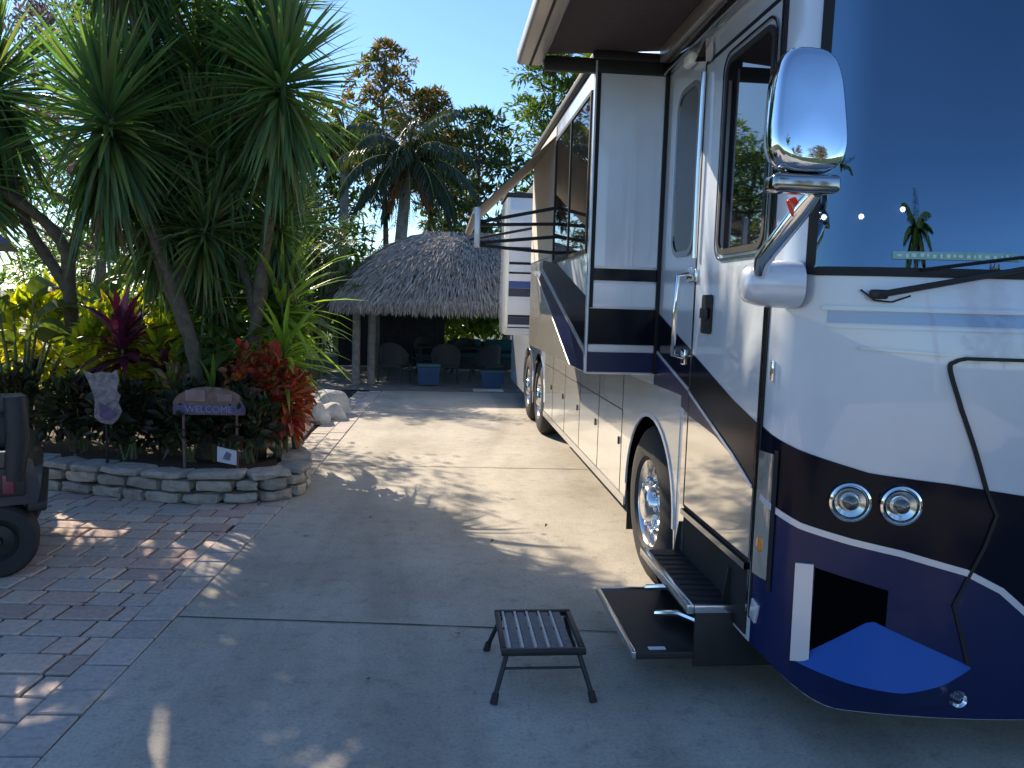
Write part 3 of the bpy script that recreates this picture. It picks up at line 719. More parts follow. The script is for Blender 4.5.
for (a, b) in (((-2.0, 16.25), (3.6, 16.25)), ((-2.0, 19.85), (3.6, 19.85)), ((-1.6, 15.8), (-1.6, 20.2)), ((3.3, 15.8), (3.3, 20.2))):
    MB().tube([(a[0]-HB.x, a[1]-HB.y, 1.98), (b[0]-HB.x, b[1]-HB.y, 1.98)], .07, 8).build('beam', M_post, hut)
# hut floor and things in it
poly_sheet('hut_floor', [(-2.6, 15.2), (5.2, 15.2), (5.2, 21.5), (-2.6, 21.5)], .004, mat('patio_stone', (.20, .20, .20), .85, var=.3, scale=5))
M_fence = mat('dark_stained_board', (.035, .04, .05), .8, var=.3, scale=8, bump=.3)
t = empty('privacy_screen', (-1.1, 20.25, 0), 0, 'dark board screen closing the back left side of the hut', 'screen')
mb = MB()
for i in range(17): mb.box(-1.5+i*.161, -1.5+i*.161+.1605, -.012, .012, .05, 2.3, .003)
mb.build('board', M_fence, t, fix=False); mb = MB(); mb.box(-1.55, 1.25, .013, .06, .3, .4); mb.box(-1.55, 1.25, .013, .06, 1.9, 2.0); mb.build('rail', M_fence, t)
M_wick = mat('dark_wicker', (.035, .04, .045), .7, var=.4, scale=40, bump=.8, bscale=80)
M_cush = mat('teal_cushion', (.02, .10, .12), .9, var=.2)
def chair(label, loc, rz):
    t = empty('patio_chair', loc, rz, label, 'chair', 'wicker chairs around the table under the hut')
    mb = MB(); mb.box(-.27, .27, -.27, .27, .34, .42, .02); mb.build('seat', M_wick, t)
    mb = MB(); pts = []
    for k in range(13):
        a = radians(-10+200*k/12); x, y = .3*cos(a), .27*sin(a)*.9+.02
        z = .62+.26*max(0, sin(a))
        pts.append((x, y, z)); 
    vs = [(x, y, .40) for x, y, z in pts]+[(x*1.08, y*1.12, z) for x, y, z in pts]+[(x*.93, y*.92, z) for x, y, z in pts]+[(x*.9, y*.88, .40) for x, y, z in pts]
    m = 13; mb.add(vs, [(r*m+i, r*m+i+1, ((r+1) % 4)*m+i+1, ((r+1) % 4)*m+i) for r in range(4) for i in range(12)], False); mb.build('backrest', M_wick, t)
    mb = MB(); mb.box(-.24, .24, -.25, .2, .421, .48, .02); mb.build('cushion', M_cush, t)
    for sx in (-1, 1):
        for sy in (-1, 1): MB().tube([(sx*.24, sy*.23, .36), (sx*.27, sy*.26, 0)], [.022, .016], 8).build('leg', M_wick, t)
    return t
c0 = chair('dark wicker chair standing beside the pair of posts', (-.95, 16.7, 0), radians(160))
for (l, x, y, r) in (('dark wicker chair at the near side of the table', .15, 16.75, pi), ('dark wicker chair at the far left of the table', -.35, 18.9, .3), ('dark wicker chair beside the motorhome at the table end', 1.05, 17.0, -2.5), ('dark wicker chair at the far side of the table', .6, 19.1, -.1)):
    c = copy_tree(c0); c.location = (x, y, 0); c.rotation_euler.z = r; c['label'] = l
t = empty('patio_table', (.3, 17.9, 0), 0, 'dark long table under the thatched hut', 'table')
mb = MB(); mb.box(-.8, .8, -.45, .45, .71, .75, .01); mb.build('tabletop', M_wick, t)
for sx in (-1, 1):
    for sy in (-1, 1): MB().box(sx*.72-.03, sx*.72+.03, sy*.38-.03, sy*.38+.03, 0, .708).build('leg', M_wick, t)
t = empty('cooler', (-.22, 16.2, 0), .1, 'blue ice chest with teal lid on the floor under the hut', 'cooler')
mb = MB(); mb.prism([(-.2, .03), (.2, .03), (.23, .40), (-.23, .40)], -.16, .16, 'Y'); mb.build('body', mat('blue_plastic', (.012, .06, .16), .5, var=.1), t)
MB().box(-.24, .24, -.17, .17, .401, .47, .015).build('lid', mat('teal_plastic', (.04, .13, .15), .5, var=.1), t)
MB().tube([(-.245, 0, .3), (-.26, -.1, .34), (-.26, .1, .34), (-.245, 0, .3)], .008, 6).build('handle', M_plast, t)
t = empty('storage_tub', (1.1, 15.9, 0), 0, 'small blue tub beside the motorhome at the hut edge', 'tub')
MB().prism([(-.18, 0), (.18, 0), (.24, .34), (-.24, .34)], -.16, .16, 'Y').build('body', MATS['blue_plastic'], t)
MB().box(-.26, .26, -.18, .18, .341, .38, .01).build('lid', MATS['teal_plastic'], t)
t = empty('outdoor_sofa', (1.1, 19.4, 0), 0, 'low dark wicker sofa with teal cushions at the back of the hut', 'sofa')
mb = MB(); mb.box(-.9, .9, -.4, .4, .12, .40, .02); mb.build('base', M_wick, t); mb = MB(); mb.box(-.9, .9, .26, .4, .401, .78, .03); mb.build('backrest', M_wick, t)
for x in (-.97, .86): MB().box(x, x+.11, -.4, .4, .08, .6, .03).build('armrest', M_wick, t)
for x in (-.84, .01): MB().box(x, x+.83, -.38, .25, .402, .52, .04).build('seat_cushion', M_cush, t)
for x in (-.8, .05): MB().box(x, x+.75, .12, .25, .525, .84, .05).build('back_cushion', M_cush, t)
t = empty('doormat', (1.0, 15.45, .006), 0, 'pale mat on the ground at the hut edge beside the motorhome', 'mat')
MB().box(-.3, .3, -.2, .2, 0, .015, .005).build('mat_surface', mat('pale_mat', (.6, .6, .58), .9, var=.2), t)

# ================================================================== MOTORHOME
rv = empty('motorhome', (2.66, 8.8, 0), 0, 'large white, silver and navy motorhome coach parked along the right of the driveway', 'motorhome')
RVO = V((2.66, 8.8, 0))
CP = [(1.38, 3.16), (1.40, 3.04), (1.47, 2.94), (1.6, 2.87), (1.85, 2.80), (2.2, 2.75), (2.66, 2.73)]
CUR = [V((p.x, p.y, 0)) for p in catmull([(x, y, 0) for x, y in CP], 12)]
CS = [0]
for a, b in zip(CUR, CUR[1:]): CS.append(CS[-1]+(b-a).length)
SM = CS[-1]
def curve(s):
    """plan point and outward normal at arc length s (s<0 runs back along the left side)"""
    if s < 0: return V((1.38, 3.16-s, 0)), V((-1, 0, 0))
    if s > SM:
        p, n = curve(2*SM-s); return V((5.32-p.x, p.y, 0)), V((-n.x, n.y, 0))
    for i in range(len(CS)-1):
        if s <= CS[i+1]+1e-9:
            t = (s-CS[i])/(CS[i+1]-CS[i]); p = CUR[i].lerp(CUR[i+1], t)
            def nn(j):
                j0, j1 = max(0, j-1), min(len(CUR)-1, j+1); d = CUR[j1]-CUR[j0]; return V((d.y, -d.x, 0)).normalized()
            return p, nn(i).lerp(nn(i+1), t).normalized()
    return CUR[-1], V((0, -1, 0))
def smooth(a, b, x):
    t = max(0, min(1, (x-a)/(b-a))); return t*t*(3-2*t)
def wrap(s, z, off=0.):
    p, n = curve(s); k = smooth(.15, 1.0, min(s, 2*SM-s))
    bul = .035*sin(pi*max(0, min(1, (z-1.1)/.85)))*k - .16*k*max(0, (z-2.2)/1.3)**1.4
    bul -= .12*smooth(.18, .40, min(s, 2*SM-s))*max(0, z-1.95)
    q = p + n*(off+bul) + V((0, 0, z)); return q-RVO
def frange(a, b, st):
    n = max(1, int(math.ceil((b-a)/st-1e-6))); return [a+(b-a)*i/n for i in range(n+1)]
def lin(pts):
    def f(s):
        if s <= pts[0][0]: return pts[0][1]
        for (a, u), (b, v) in zip(pts, pts[1:]):
            if s <= b: return u+(v-u)*(s-a)/(b-a)
        return pts[-1][1]
    return f
def band(name, s0, s1, lo, hi, m, off=.005, parent=None, st=.045, nz=8, smooth_=True):
    lo = lo if callable(lo) else (lambda s, c=lo: c); hi = hi if callable(hi) else (lambda s, c=hi: c)
    S_ = frange(s0, s1, st); vs = []; fs = []
    for s in S_:
        for j in range(nz+1): vs.append(wrap(s, lo(s)+(hi(s)-lo(s))*j/nz, off))
    m_ = nz+1
    for i in range(len(S_)-1):
        for j in range(nz): fs.append((i*m_+j, (i+1)*m_+j, (i+1)*m_+j+1, i*m_+j+1))
    # returned edges give the panel a real thickness
    def rim(idx):
        b = len(vs); 
        for k in idx:
            i, j = divmod(k, m_); vs.append(wrap(S_[i], lo(S_[i])+(hi(S_[i])-lo(S_[i]))*j/nz, -.002))
        for q in range(len(idx)-1): fs.append((idx[q], idx[q+1], b+q+1, b+q))
    rim([i*m_ for i in range(len(S_))]); rim([i*m_+nz for i in range(len(S_))])
    rim(list(range(m_))); rim([(len(S_)-1)*m_+j for j in range(m_)])
    mb = MB(); mb.add(vs, fs, smooth_); return mb.build(name, m, parent or rv)
def ribbon(name, pts, w, m, off=.006, parent=None, thick=.004, st=.03):
    """raised trim line through (s,z) points"""
    P = []
    for (a, b) in zip(pts, pts[1:]):
        L = sqrt((b[0]-a[0])**2+(b[1]-a[1])**2); n = max(1, int(L/st))
        P += [(a[0]+(b[0]-a[0])*i/n, a[1]+(b[1]-a[1])*i/n) for i in range(n)]
    P.append(pts[-1]); vs = []; fs = []
    for i, p in enumerate(P):
        a = P[max(0, i-1)]; b = P[min(len(P)-1, i+1)]; d = (b[0]-a[0], b[1]-a[1]); l = sqrt(d[0]**2+d[1]**2) or 1
        n = (-d[1]/l*w/2, d[0]/l*w/2)
        vs += [wrap(p[0]+n[0], p[1]+n[1], off-thick), wrap(p[0]+n[0], p[1]+n[1], off), wrap(p[0]-n[0], p[1]-n[1], off), wrap(p[0]-n[0], p[1]-n[1], off-thick)]
    for i in range(len(P)-1):
        a = i*4
        for k in range(3): fs.append((a+k, a+4+k, a+5+k, a+1+k))
    mb = MB(); mb.add(vs, fs); return mb.build(name, m, parent or rv)

WH = (4.85, 10.49, 11.78); SK = .34
def zb(s):
    ss = s if s < SM else 2*SM-s
    if ss > .05: return SK-.16*smooth(.05, .45, ss)
    Y = 3.16-ss; z = SK
    for c in WH:
        if abs(Y-c) < .58: z = max(z, .51+sqrt(.58**2-(Y-c)**2))
    return z
REAR = 14.7; SR = 3.16-REAR
LV = [.5, .6, .7, .8, .9, 1.0, 1.1, 1.2, 1.3, 1.4, 1.5, 1.6, 1.7, 1.8, 1.95, 2.2, 2.5, 2.8, 3.1, 3.42, 3.55]
def shell(name, m, sa, sb, cut=None):
    S_ = frange(sa, sb, .045); vs = []; fs = []
    for s in S_:
        z0 = zb(s); zz = [z0]+[max(z0+.003*(i+1), z) for i, z in enumerate(LV)]
        row = [wrap(s, z) for z in zz] + [wrap(s, 3.63, -.03), wrap(s, 3.67, -.10)]
        vs += row
    m_ = len(row)
    for i in range(len(S_)-1):
        sm = (S_[i]+S_[i+1])/2
        for j in range(m_-1):
            if cut and cut[0] < sm < cut[1] and 15 <= j < 20: continue
            fs.append((i*m_+j, (i+1)*m_+j, (i+1)*m_+j+1, i*m_+j+1))
    mb = MB(); mb.add(vs, fs, True); return mb.build(name, m, rv, fix=False), S_
WS0 = .215
shell('side_wall', M_silver, SR, .05); shell('side_wall', M_silver, 2*SM-.05, 2*SM-SR)
shell('front_cap', M_white, .05, 2*SM-.05, (WS0, 2*SM-WS0))
mb = MB(); ring = [wrap(s, 3.67, -.10) for s in frange(SR, 2*SM-SR, .2)]; mb.add(ring, [tuple(range(len(ring)))])
mb.build('roof', M_white, rv)
def rbx(mb, x0, x1, y0, y1, z0, z1, bev=0): mb.box(x0-RVO.x, x1-RVO.x, y0-RVO.y, y1-RVO.y, z0, z1, bev); return mb
def rb(name, x0, x1, y0, y1, z0, z1, m, bev=0, parent=None): return rbx(MB(), x0, x1, y0, y1, z0, z1, bev).build(name, m, parent or rv)
rb('rear_cap', 1.40, 3.92, REAR-.02, REAR+.08, .4, 3.6, M_silver, .04)
mb = MB(); rbx(mb, 1.78, 3.54, 3.3, REAR-.3, .42, 1.2); rbx(mb, 1.42, 3.9, 3.5, 4.2, .42, .6); rbx(mb, 1.42, 3.9, 5.5, 9.85, .42, .6)
rbx(mb, 1.42, 3.90, 3.45, REAR-.3, 1.12, 1.2); mb.build('chassis', M_under, rv)
# interior seen through the windscreen
mb = MB(); rbx(mb, 1.56, 3.76, 3.5, 3.55, 1.3, 3.4); mb.build('cab_bulkhead', M_int, rv)
mb = MB(); rbx(mb, 1.5, 3.8, 3.0, 3.5, 1.86, 1.9, .01); rbx(mb, 1.5, 3.8, 3.05, 3.5, 3.44, 3.47); mb.build('dashboard', M_int, rv)
for (x, z) in ((1.60, 2.32), (1.64, 2.23), (1.82, 2.24), (2.02, 2.28), (1.55, 2.16)):
    o = MB().lathe([(0, -.002), (.012, 0), (.013, .004), (0, .006)], (x+.12-RVO.x, 3.47-RVO.y, z), 'Y', 14).build('cabin_light', mat('lit_cabin_lamp', (1, 1, 1), .4, var=0, emit=(1, .97, .9), es=7), rv)
# windscreen
ws = band('windshield', WS0-.0, 2*SM-WS0, 1.95, 3.42, M_glass, .0, rv, st=.05, nz=10)
ribbon('windshield_seal', [(WS0+.01, 3.42), (WS0+.01, 1.955), (2*SM-WS0-.01, 1.955), (2*SM-WS0-.01, 3.42), (WS0+.01, 3.42)], .035, M_gap, .007, ws, .012)
dsp = band('glass_strip', .52, .99, 2.005, 2.034, mat('pale_green_strip', (.22, .42, .40), .5, var=.15, scale=30), .006, rv, nz=1)
mb = MB(); x = .535
while x < .965:
    w_ = random.uniform(.006, .018); z0 = 2.010+random.random()*.005; z1 = 2.023+random.random()*.005
    mb.add([wrap(x, z0, .0085), wrap(x+w_, z0, .0085), wrap(x+w_, z1, .0085), wrap(x, z1, .0085)], [(0, 1, 2, 3)]); x += w_+random.uniform(.008, .016)
mb.build('strip_pattern', mat('pale_print', (.5, .66, .64), .6, var=0), dsp)
# paint scheme
WB = lin([(-1.66, 1.768), (-1.646, 1.763), (-.809, 1.522), (-.296, 1.374), (.04, 1.298), (.233, 1.237), (.499, 1.169), (.8, 1.142), (1.091, 1.103), (SM, 1.06)])
WLN = lin([(-1.66, 1.525), (-1.603, 1.511), (-.946, 1.345), (-.257, 1.121), (.0, 1.02), (.156, .967), (.253, .93), (.445, .888), (.634, .855), (.888, .791), (1.032, .721), (1.139, .633), (SM, .50)])
DL = -.92; DR = -.015
band('paint_band', -1.66, DL, WLN, WB, M_blackp, .004)
band('paint_band', .0, .05, WLN, WB, M_blackp, .004)
band('paint_band', .05, 2*SM-.05, lambda s: WLN(min(s, 2*SM-s)), lambda s: WB(min(s, 2*SM-s)), M_blackp, .006)
band('lower_front_panel', .03, 2*SM-.03, lambda s: zb(s)+.005, lambda s: WLN(min(s, 2*SM-s))-.002, M_navy, .0065)
NV = lin([(-1.7, 1.30), (-1.4, 1.30), (-1.1, 1.24), (-.92, 1.21), (-.5, 1.17), (-.25, 1.11)])
band('paint_band', -1.66, DL, NV, lambda s: WLN(s)-.002, M_navy, .004)
band('lower_side_panel', -1.02, DL-.005, SK+.01, lambda s: NV(s)-.003, M_mirp, .0045, nz=6)
band('lower_side_panel', -6.75, -2.28, SK+.01, 1.36, M_cream, .004, nz=8)
band('lower_side_panel', -2.28, -1.08, lambda s: zb(s)+.004, 1.30, M_cream, .0045, nz=8)
band('rocker_trim', -6.75, -2.28, SK-.005, SK+.06, M_alu, .012)
for i, s in enumerate((-2.45, -3.3, -4.2, -5.1, -6.0)):
    ribbon('panel_gap', [(s, SK+.05), (s, 1.30)], .010, M_gap, .006)
    MB().rbox(wrap(s-.1 if i else s-.06, .78, .012), (.006, .010, .03), .004).build('latch', M_plast, rv)
ribbon('panel_gap', [(-6.75, 1.02), (-2.45, 1.02)], .008, M_gap, .006)
for c in WH:
    s_ = [3.16-(c+.585*cos(radians(a))) for a in range(0, 181, 10)]; z_ = [.51+.585*sin(radians(a)) for a in range(0, 181, 10)]
    ribbon('wheel_arch_trim', [(a, b) for a, b in zip(s_, z_)], .028, M_silver if c == WH[0] else M_alu, .012, thick=.014)
# pin stripe
ribbon('pinstripe', [(-1.60, 1.51), (-.946, 1.345)], .02, M_line, .009)
ribbon('pinstripe', [(.05, 1.005)]+[(s, WLN(s)) for s in (.156, .253, .445, .634, .888, 1.032, 1.139, SM)], .026, M_line, .011)
# front corner trims
ribbon('corner_seam', [(.015, 3.3), (.015, .45)], .018, M_gap, .006); ribbon('corner_trim', [(-.0, 3.3), (-.0, .45)], .010, M_chromed, .014)
MB().rbox(wrap(.078, 1.545, .006), (.006, .010, .045), .004).build('side_marker', M_chrome, rv)
MB().rbox(wrap(.07, .80, .008), (.010, .018, .03), .006).build('amber_marker', M_orange, rv)
MB().rbox(wrap(.06, .50, .008), (.008, .03, .045), .004, Matrix.Rotation(.25, 3, 'X')).build('reflector_plate', M_line, rv)
band('corner_reflection_strip', .022, .125, .66, 1.20, M_mirp, .010, nz=10)  # mirror strip added in the shape of the ground's reflection on the corner
ribbon('corner_seam', [(.14, 1.22), (.14, .62)], .02, M_gap, .013)
# front cap details
def rib2(name, pts, w, m, **k): return ribbon(name, pts, w, m, **k)
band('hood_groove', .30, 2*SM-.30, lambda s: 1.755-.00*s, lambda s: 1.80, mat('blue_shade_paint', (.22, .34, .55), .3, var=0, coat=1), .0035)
ribbon('hood_lip', [(.28, 1.812), (2*SM-.28, 1.812)], .016, M_white, .012, thick=.012)
ribbon('hood_lip', [(.30, 1.742), (2*SM-.30, 1.742)], .012, M_white, .007, thick=.008)
hp = [(2*SM-.80, 1.634), (.80, 1.634), (.765, 1.622), (.747, 1.59), (.80, 1.44), (.87, 1.28), (.936, 1.123), (.984, 1.024), (.95, .90), (.85, .654), (.87, .60), (.93, .40)]
ribbon('hood_crease', [(.42, 1.66), (.74, 1.645)], .010, M_white, .010, thick=.010)
hq = catmull([(a, b, 0) for a, b in hp[1:5]], 6); hp = [hp[0]]+[(p.x, p.y) for p in hq]+hp[5:]
ribbon('hood_seam', hp, .013, M_gap, .013, thick=.014)
# lamps: cluster bezel and two round headlights (each side)
def basis_at(s, z, off=0):
    o = wrap(s, z, off); _, n = curve(s); r = V((-n.y, n.x, 0)) if False else n.cross(V((0, 0, 1)))*-1
    return o, Matrix((r, V((0, 0, 1)), n)).transposed()   # local x right, y up, z outward
def onwrap(mb, s, z, off=0):
    o, R = basis_at(s, z, off); mb.v = [tuple(R @ V(p)+o) for p in mb.v]; return mb
for sg in (0, 1):
    for s in (.43, .615):
        ss = s if not sg else 2*SM-s
        hl = onwrap(MB().lathe([(.058, .004), (.062, .02), (.070, .026), (.078, .022), (.080, .0), (.074, -.002)], (0, 0, 0), 'Z', 40), ss, 1.05, .006).build('headlight', M_chrome, rv)
        mb = MB(); mb.lathe([(.0, .005), (.02, .006), (.028, .016), (.030, .022), (.036, .012), (.058, .0195)], (0, 0, 0), 'Z', 40); onwrap(mb, ss, 1.05, .006).build('reflector', M_alu, hl)
        mb = MB(); mb.lathe([(0, .05), (.015, .048), (.026, .040), (.031, .028), (.031, .02)], (0, 0, 0), 'Z', 30); onwrap(mb, ss, 1.05, .006).build('projector_lens', M_dkglass, hl)
        mb = MB(); mb.lathe([(0, .062), (.03, .058), (.055, .045), (.066, .028)], (0, 0, 0), 'Z', 40); onwrap(mb, ss, 1.05, .006).build('cover_glass', M_lens, hl)
    f = (lambda s: s) if not sg else (lambda s: 2*SM-s)
    # air intake: flat black patch painting the opening's shade, pale fin, blue sloping shelf and chin
    f = (lambda s: s) if not sg else (lambda s: 2*SM-s)
    a, b = sorted((f(.322), f(.60)))
    band('air_intake', a, b, lin([(.322, .40), (.542, .575), (.6, .55)]) if not sg else (lambda s: lin([(.322, .40), (.542, .575), (.6, .55)])(2*SM-s)),
         lin([(.322, .766), (.60, .70)]) if not sg else (lambda s: lin([(.322, .766), (.60, .70)])(2*SM-s)), mat('intake_shade_black', (.002, .002, .003), .9, var=0, ior=1.05), .007)
    mb = MB(); vs = []
    for (s, z, o) in ((.250, .775, .02), (.316, .78, .02), (.322, .375, .03), (.256, .365, .03)): vs.append(wrap(f(s), z, o))
    for (s, z, o) in ((.250, .775, .0), (.316, .78, .0), (.322, .375, .0), (.256, .365, .0)): vs.append(wrap(f(s), z, o))
    mb.add(vs, [(0, 1, 2, 3), (4, 5, 1, 0), (5, 6, 2, 1), (6, 7, 3, 2), (7, 4, 0, 3)]); mb.build('intake_fin', M_line, rv)
    mb = MB(); E_ = frange(.262, .935, .03); top = []; lip = []
    pk = lin([(.262, .372), (.542, .572), (.935, .408)])
    lp = lin([(.262, .368), (.45, .345), (.636, .336), (.80, .360), (.935, .402)])
    dz = lambda s: .11*sin(pi*min(1, max(0, (s-.262)/.673)))
    for s in E_: top.append(wrap(f(s), pk(s), .008)); lip.append(wrap(f(s), lp(s), .02+dz(s)))
    n = len(E_); mb.add(top+lip, [(i, i+1, n+i+1, n+i) for i in range(n-1)], True); mb.build('bumper_shelf', M_blue, rv)
    mb = MB(); l2 = [wrap(f(s), lp(s)-.001, .02+dz(s)) for s in E_]; bt = [wrap(f(s), .262, .012+dz(s)*.75) for s in E_]; b3 = [wrap(f(s), .255, -.02) for s in E_]
    mb.add(l2+bt+b3, [(i, i+1, n+i+1, n+i) for i in range(n-1)]+[(n+i, n+i+1, 2*n+i+1, 2*n+i) for i in range(n-1)], True); mb.build('bumper_chin', M_navy, rv)
    fl = onwrap(MB().lathe([(.022, .0), (.03, .012), (.034, .0)], (0, 0, 0), 'Z', 24), f(.86), .305, .08).build('fog_lamp', M_chrome, rv)
    onwrap(MB().lathe([(0, .016), (.014, .012), (.023, .002)], (0, 0, 0), 'Z', 24), f(.86), .305, .08).build('lamp_lens', M_lens, fl)
# wipers
for sg in (0, 1):
    f = (lambda s: s) if not sg else (lambda s: 2*SM-s)
    w = MB(); w.tube([wrap(f(.45), 1.862, .045), wrap(f(.62), 1.90, .06), wrap(f(1.02), 1.985, .055), wrap(f(1.12), 2.005, .03)], [.013, .012, .010, .008], 8)
    wo = w.build('wiper', M_plast, rv)
    w = MB(); w.rbox(wrap(f(.47), 1.868, .04), (.035, .015, .018), .01); w.build('wiper_pivot', M_plast, wo)
    MB().tube([wrap(f(.41), 1.885, .02), wrap(f(.46), 1.845, .025), wrap(f(.52), 1.84, .03), wrap(f(.58), 1.865, .04)], .004, 6).build('washer_hose', M_plast, wo)
    MB().tube([wrap(f(.62), 1.965, .012), wrap(f(1.12), 2.04, .02)], .007, 6).build('wiper_blade', M_gap, wo)
# entry door
dr = band('entry_door', DL, DR, .70, 3.06, M_silver, .007, nz=10)
def dband(*a, **k): return band(*a, **k, parent=dr)
dband('paint_band', DL+.004, DR-.002, WLN, WB, M_blackp, .010)
dband('lower_door_panel', DL+.004, DR-.002, .71, lambda s: WLN(s)-.002, M_mirp, .010, nz=6)
dband('navy_flash', DL+.004, -.3, lambda s: NV(s), lambda s: max(NV(s)+.002, WLN(s)-.003), M_navy, .0125)
ribbon('pinstripe', [(DL, WLN(DL)), (-.257, 1.121), (DR, WLN(DR))], .018, M_line, .016, dr)
ribbon('door_seal', [(DL-.008, .70), (DL-.008, 3.07), (DR+.008, 3.07)], .018, M_gap, .010, dr)
ribbon('door_seal', [(DR+.008, 3.07), (DR+.008, .70), (DL-.008, .70)], .014, M_gap, .0095, dr)
def rrect(s0, s1, z0, z1, r, n=6, r2=None):
    pts = []
    for (cs, cz, a0, rr) in ((s1-r, z1-r, 0, r), (s0+r, z1-r, 90, r), (s0+r, z0+r, 180, r), (s1-r, z0+r, 270, r)):
        for i in range(n+1):
            a = radians(a0+90*i/n); pts.append((cs+rr*cos(a), cz+rr*sin(a)))
    return pts
def wpatch(name, pts, m, off, parent, frame=None, fw=.022):
    mb = MB(); n = len(pts); c = (sum(p[0] for p in pts)/n, sum(p[1] for p in pts)/n)
    mb.add([wrap(p[0], p[1], off) for p in pts]+[wrap(p[0], p[1], off-.005) for p in pts], [tuple(range(n))]+[(i, (i+1) % n, n+(i+1) % n, n+i) for i in range(n)])
    o = mb.build(name, m, parent)
    if frame: ribbon('window_frame', pts+[pts[0]], fw, frame, off+.006, parent, .012)
    return o
wpatch('door_window', rrect(-.60, -.06, 2.07, 2.98, .07), M_dkglass, .014, dr, M_plast, .028)
ribbon('window_trim', rrect(-.64, -.03, 2.035, 3.02, .09)+[rrect(-.64, -.03, 2.035, 3.02, .09)[0]], .012, M_chromed, .018, dr)
wpatch('door_latch', rrect(-.785, -.635, 1.665, 1.865, .02), M_gap, .016, dr); MB().rbox(wrap(-.71, 1.77, .028), (.008, .05, .028), .008).build('latch_lever', M_plast, dr)
MB().tube([wrap(-.90, 3.02, .03), wrap(-.90, 2.5, .034), wrap(-.90, 2.06, .03)], .012, 10).build('door_edge_trim', M_alu, dr)
# narrow side window behind the door
wpatch('side_window', rrect(-1.38, -1.00, 2.10, 3.02, .11), M_dkglass, .008, rv, M_chromed, .03)
# grab handle
gh = MB().tube([wrap(-1.03, 1.98, .01), wrap(-1.035, 1.97, .07), wrap(-1.05, 1.75, .075), wrap(-1.07, 1.53, .07), wrap(-1.07, 1.52, .01)], .014, 10).build('grab_handle', M_chrome, rv)
for (s, z) in ((-1.03, 1.98), (-1.07, 1.52)): onwrap(MB().rbox((0, 0, .006), (.035, .045, .008), .006), s, z, 0).build('handle_mount', M_chrome, gh)
MB().rbox(wrap(-.93, 1.97, .014), (.012, .05, .035), .008).build('hinge', M_alu, dr); 
# step well under the door, and the two folding steps
band('step_well', DL, DR, SK+.02, .695, M_under, .008)
ribbon('sill_trim', [(DL, .672), (DR, .672)], .03, M_chromed, .028, thick=.02)
st = MB(); rbx(st, 1.17, 1.60, 3.32, 4.12, .41, .438, .006); st = st.build('entry_step', M_plast, rv)
rb('step_edge', 1.15, 1.185, 3.30, 4.14, .40, .446, M_alu, .005, st); rb('step_edge', 1.186, 1.60, 3.298, 3.315, .405, .443, M_alu, .004, st)
mb = MB()
for k in range(10): rbx(mb, 1.20, 1.58, 3.36+k*.072, 3.375+k*.072, .4385, .442)
mb.build('grip_strip', M_tyre, st)
lt = MB(); rbx(lt, .93, 1.36, 3.35, 4.13, .18, .205, .005); lt = lt.build('entry_step', M_plast, rv)
rb('step_edge', .91, .932, 3.33, 4.15, .175, .211, M_alu, .004, lt); rb('step_edge', .933, 1.36, 3.328, 3.344, .175, .209, M_plast, .004, lt); rb('step_edge', .933, 1.36, 4.135, 4.15, .175, .211, M_alu, .004, lt)
mb = MB(); rbx(mb, 1.0, 1.08, 3.36, 3.39, .2055, .208); mb.build('step_sticker', mat('white_sticker', (.7, .7, .7), .5, var=.05), lt)
for y in (3.345, 4.09):
    MB().prism([(1.19-RVO.x, .405), (1.39-RVO.x, .405), (1.39-RVO.x, .15), (1.29-RVO.x, .15)], y-RVO.y, y+.015-RVO.y, 'Y').build('step_bracket', M_plast, rv)
    MB().prism([(1.36-RVO.x, .60), (1.58-RVO.x, .60), (1.58-RVO.x, .16), (1.30-RVO.x, .16)], y+.02-RVO.y, y+.032-RVO.y, 'Y').build('step_bracket', M_plast, rv)
rb('step_motor_cover', 1.20, 1.7, 3.32, 3.34, .14, .398, M_plast, .004)
for k, z in enumerate((.36, .30)): MB().tube([V((1.13, 3.9-k*.2, z-.06))-RVO, V((1.2, 3.75-k*.2, z))-RVO, V((1.3, 3.6-k*.2, z))-RVO], .016, 8).build('step_linkage', M_alu, rv)
# wheels
def wheel(y, left=True):
    x0 = 1.375 if left else 3.945; sg = 1 if left else -1; R = .51
    c = V((0, y, R))-V((0, RVO.y, 0)); X = lambda h: x0+sg*h-RVO.x
    prof = [(.29, .02), (.31, .0), (.38, -.004), (.45, .008), (.49, .03), (.51, .06), (.51, .23), (.49, .26), (.38, .29), (.29, .28)]
    w = empty('wheel', (0, 0, 0), parent=rv)
    mb = MB(); mb.lathe([(r, X(h)) for r, h in prof], c, 'X', 56, closed=True)
    for k in (.10, .145, .19): pass
    mb.build('tyre', M_tyre, w)
    pr = [(.292, .03), (.285, .02), (.27, .035), (.262, .09), (.20, .105), (.19, .085), (.17, .05), (.135, .042), (.13, .02), (.115, -.01), (.10, -.022), (.06, -.03), (0, -.032)]
    mb = MB(); mb.lathe([(r, X(h)) for r, h in pr], c, 'X', 48); mb.build('rim', M_alu, w)
    mb = MB()
    for k in range(10):
        a = 2*pi*k/10; mb.lathe([(.020, X(.07)), (.020, X(.02)), (.012, X(.005)), (0, X(.003))], c+V((0, .155*cos(a), .155*sin(a))), 'X', 8)
    mb.build('lug_nut', M_chrome, w); w.children[-1]['kind'] = 'stuff' if False else 'thing'
    mb = MB()
    for k in range(10):
        a = 2*pi*(k+.5)/10; mb.lathe([(.026, X(.0925)), (0, X(.0920))], c+V((0, .232*cos(a), .232*sin(a))), 'X', 14)
    mb.build('hand_hole', M_gap, w)
    return w
for y in WH: wheel(y); wheel(y, False)
mb = MB()
for c in WH: rbx(mb, 1.72, 1.76, c-.6, c+.6, .4, 1.15); 
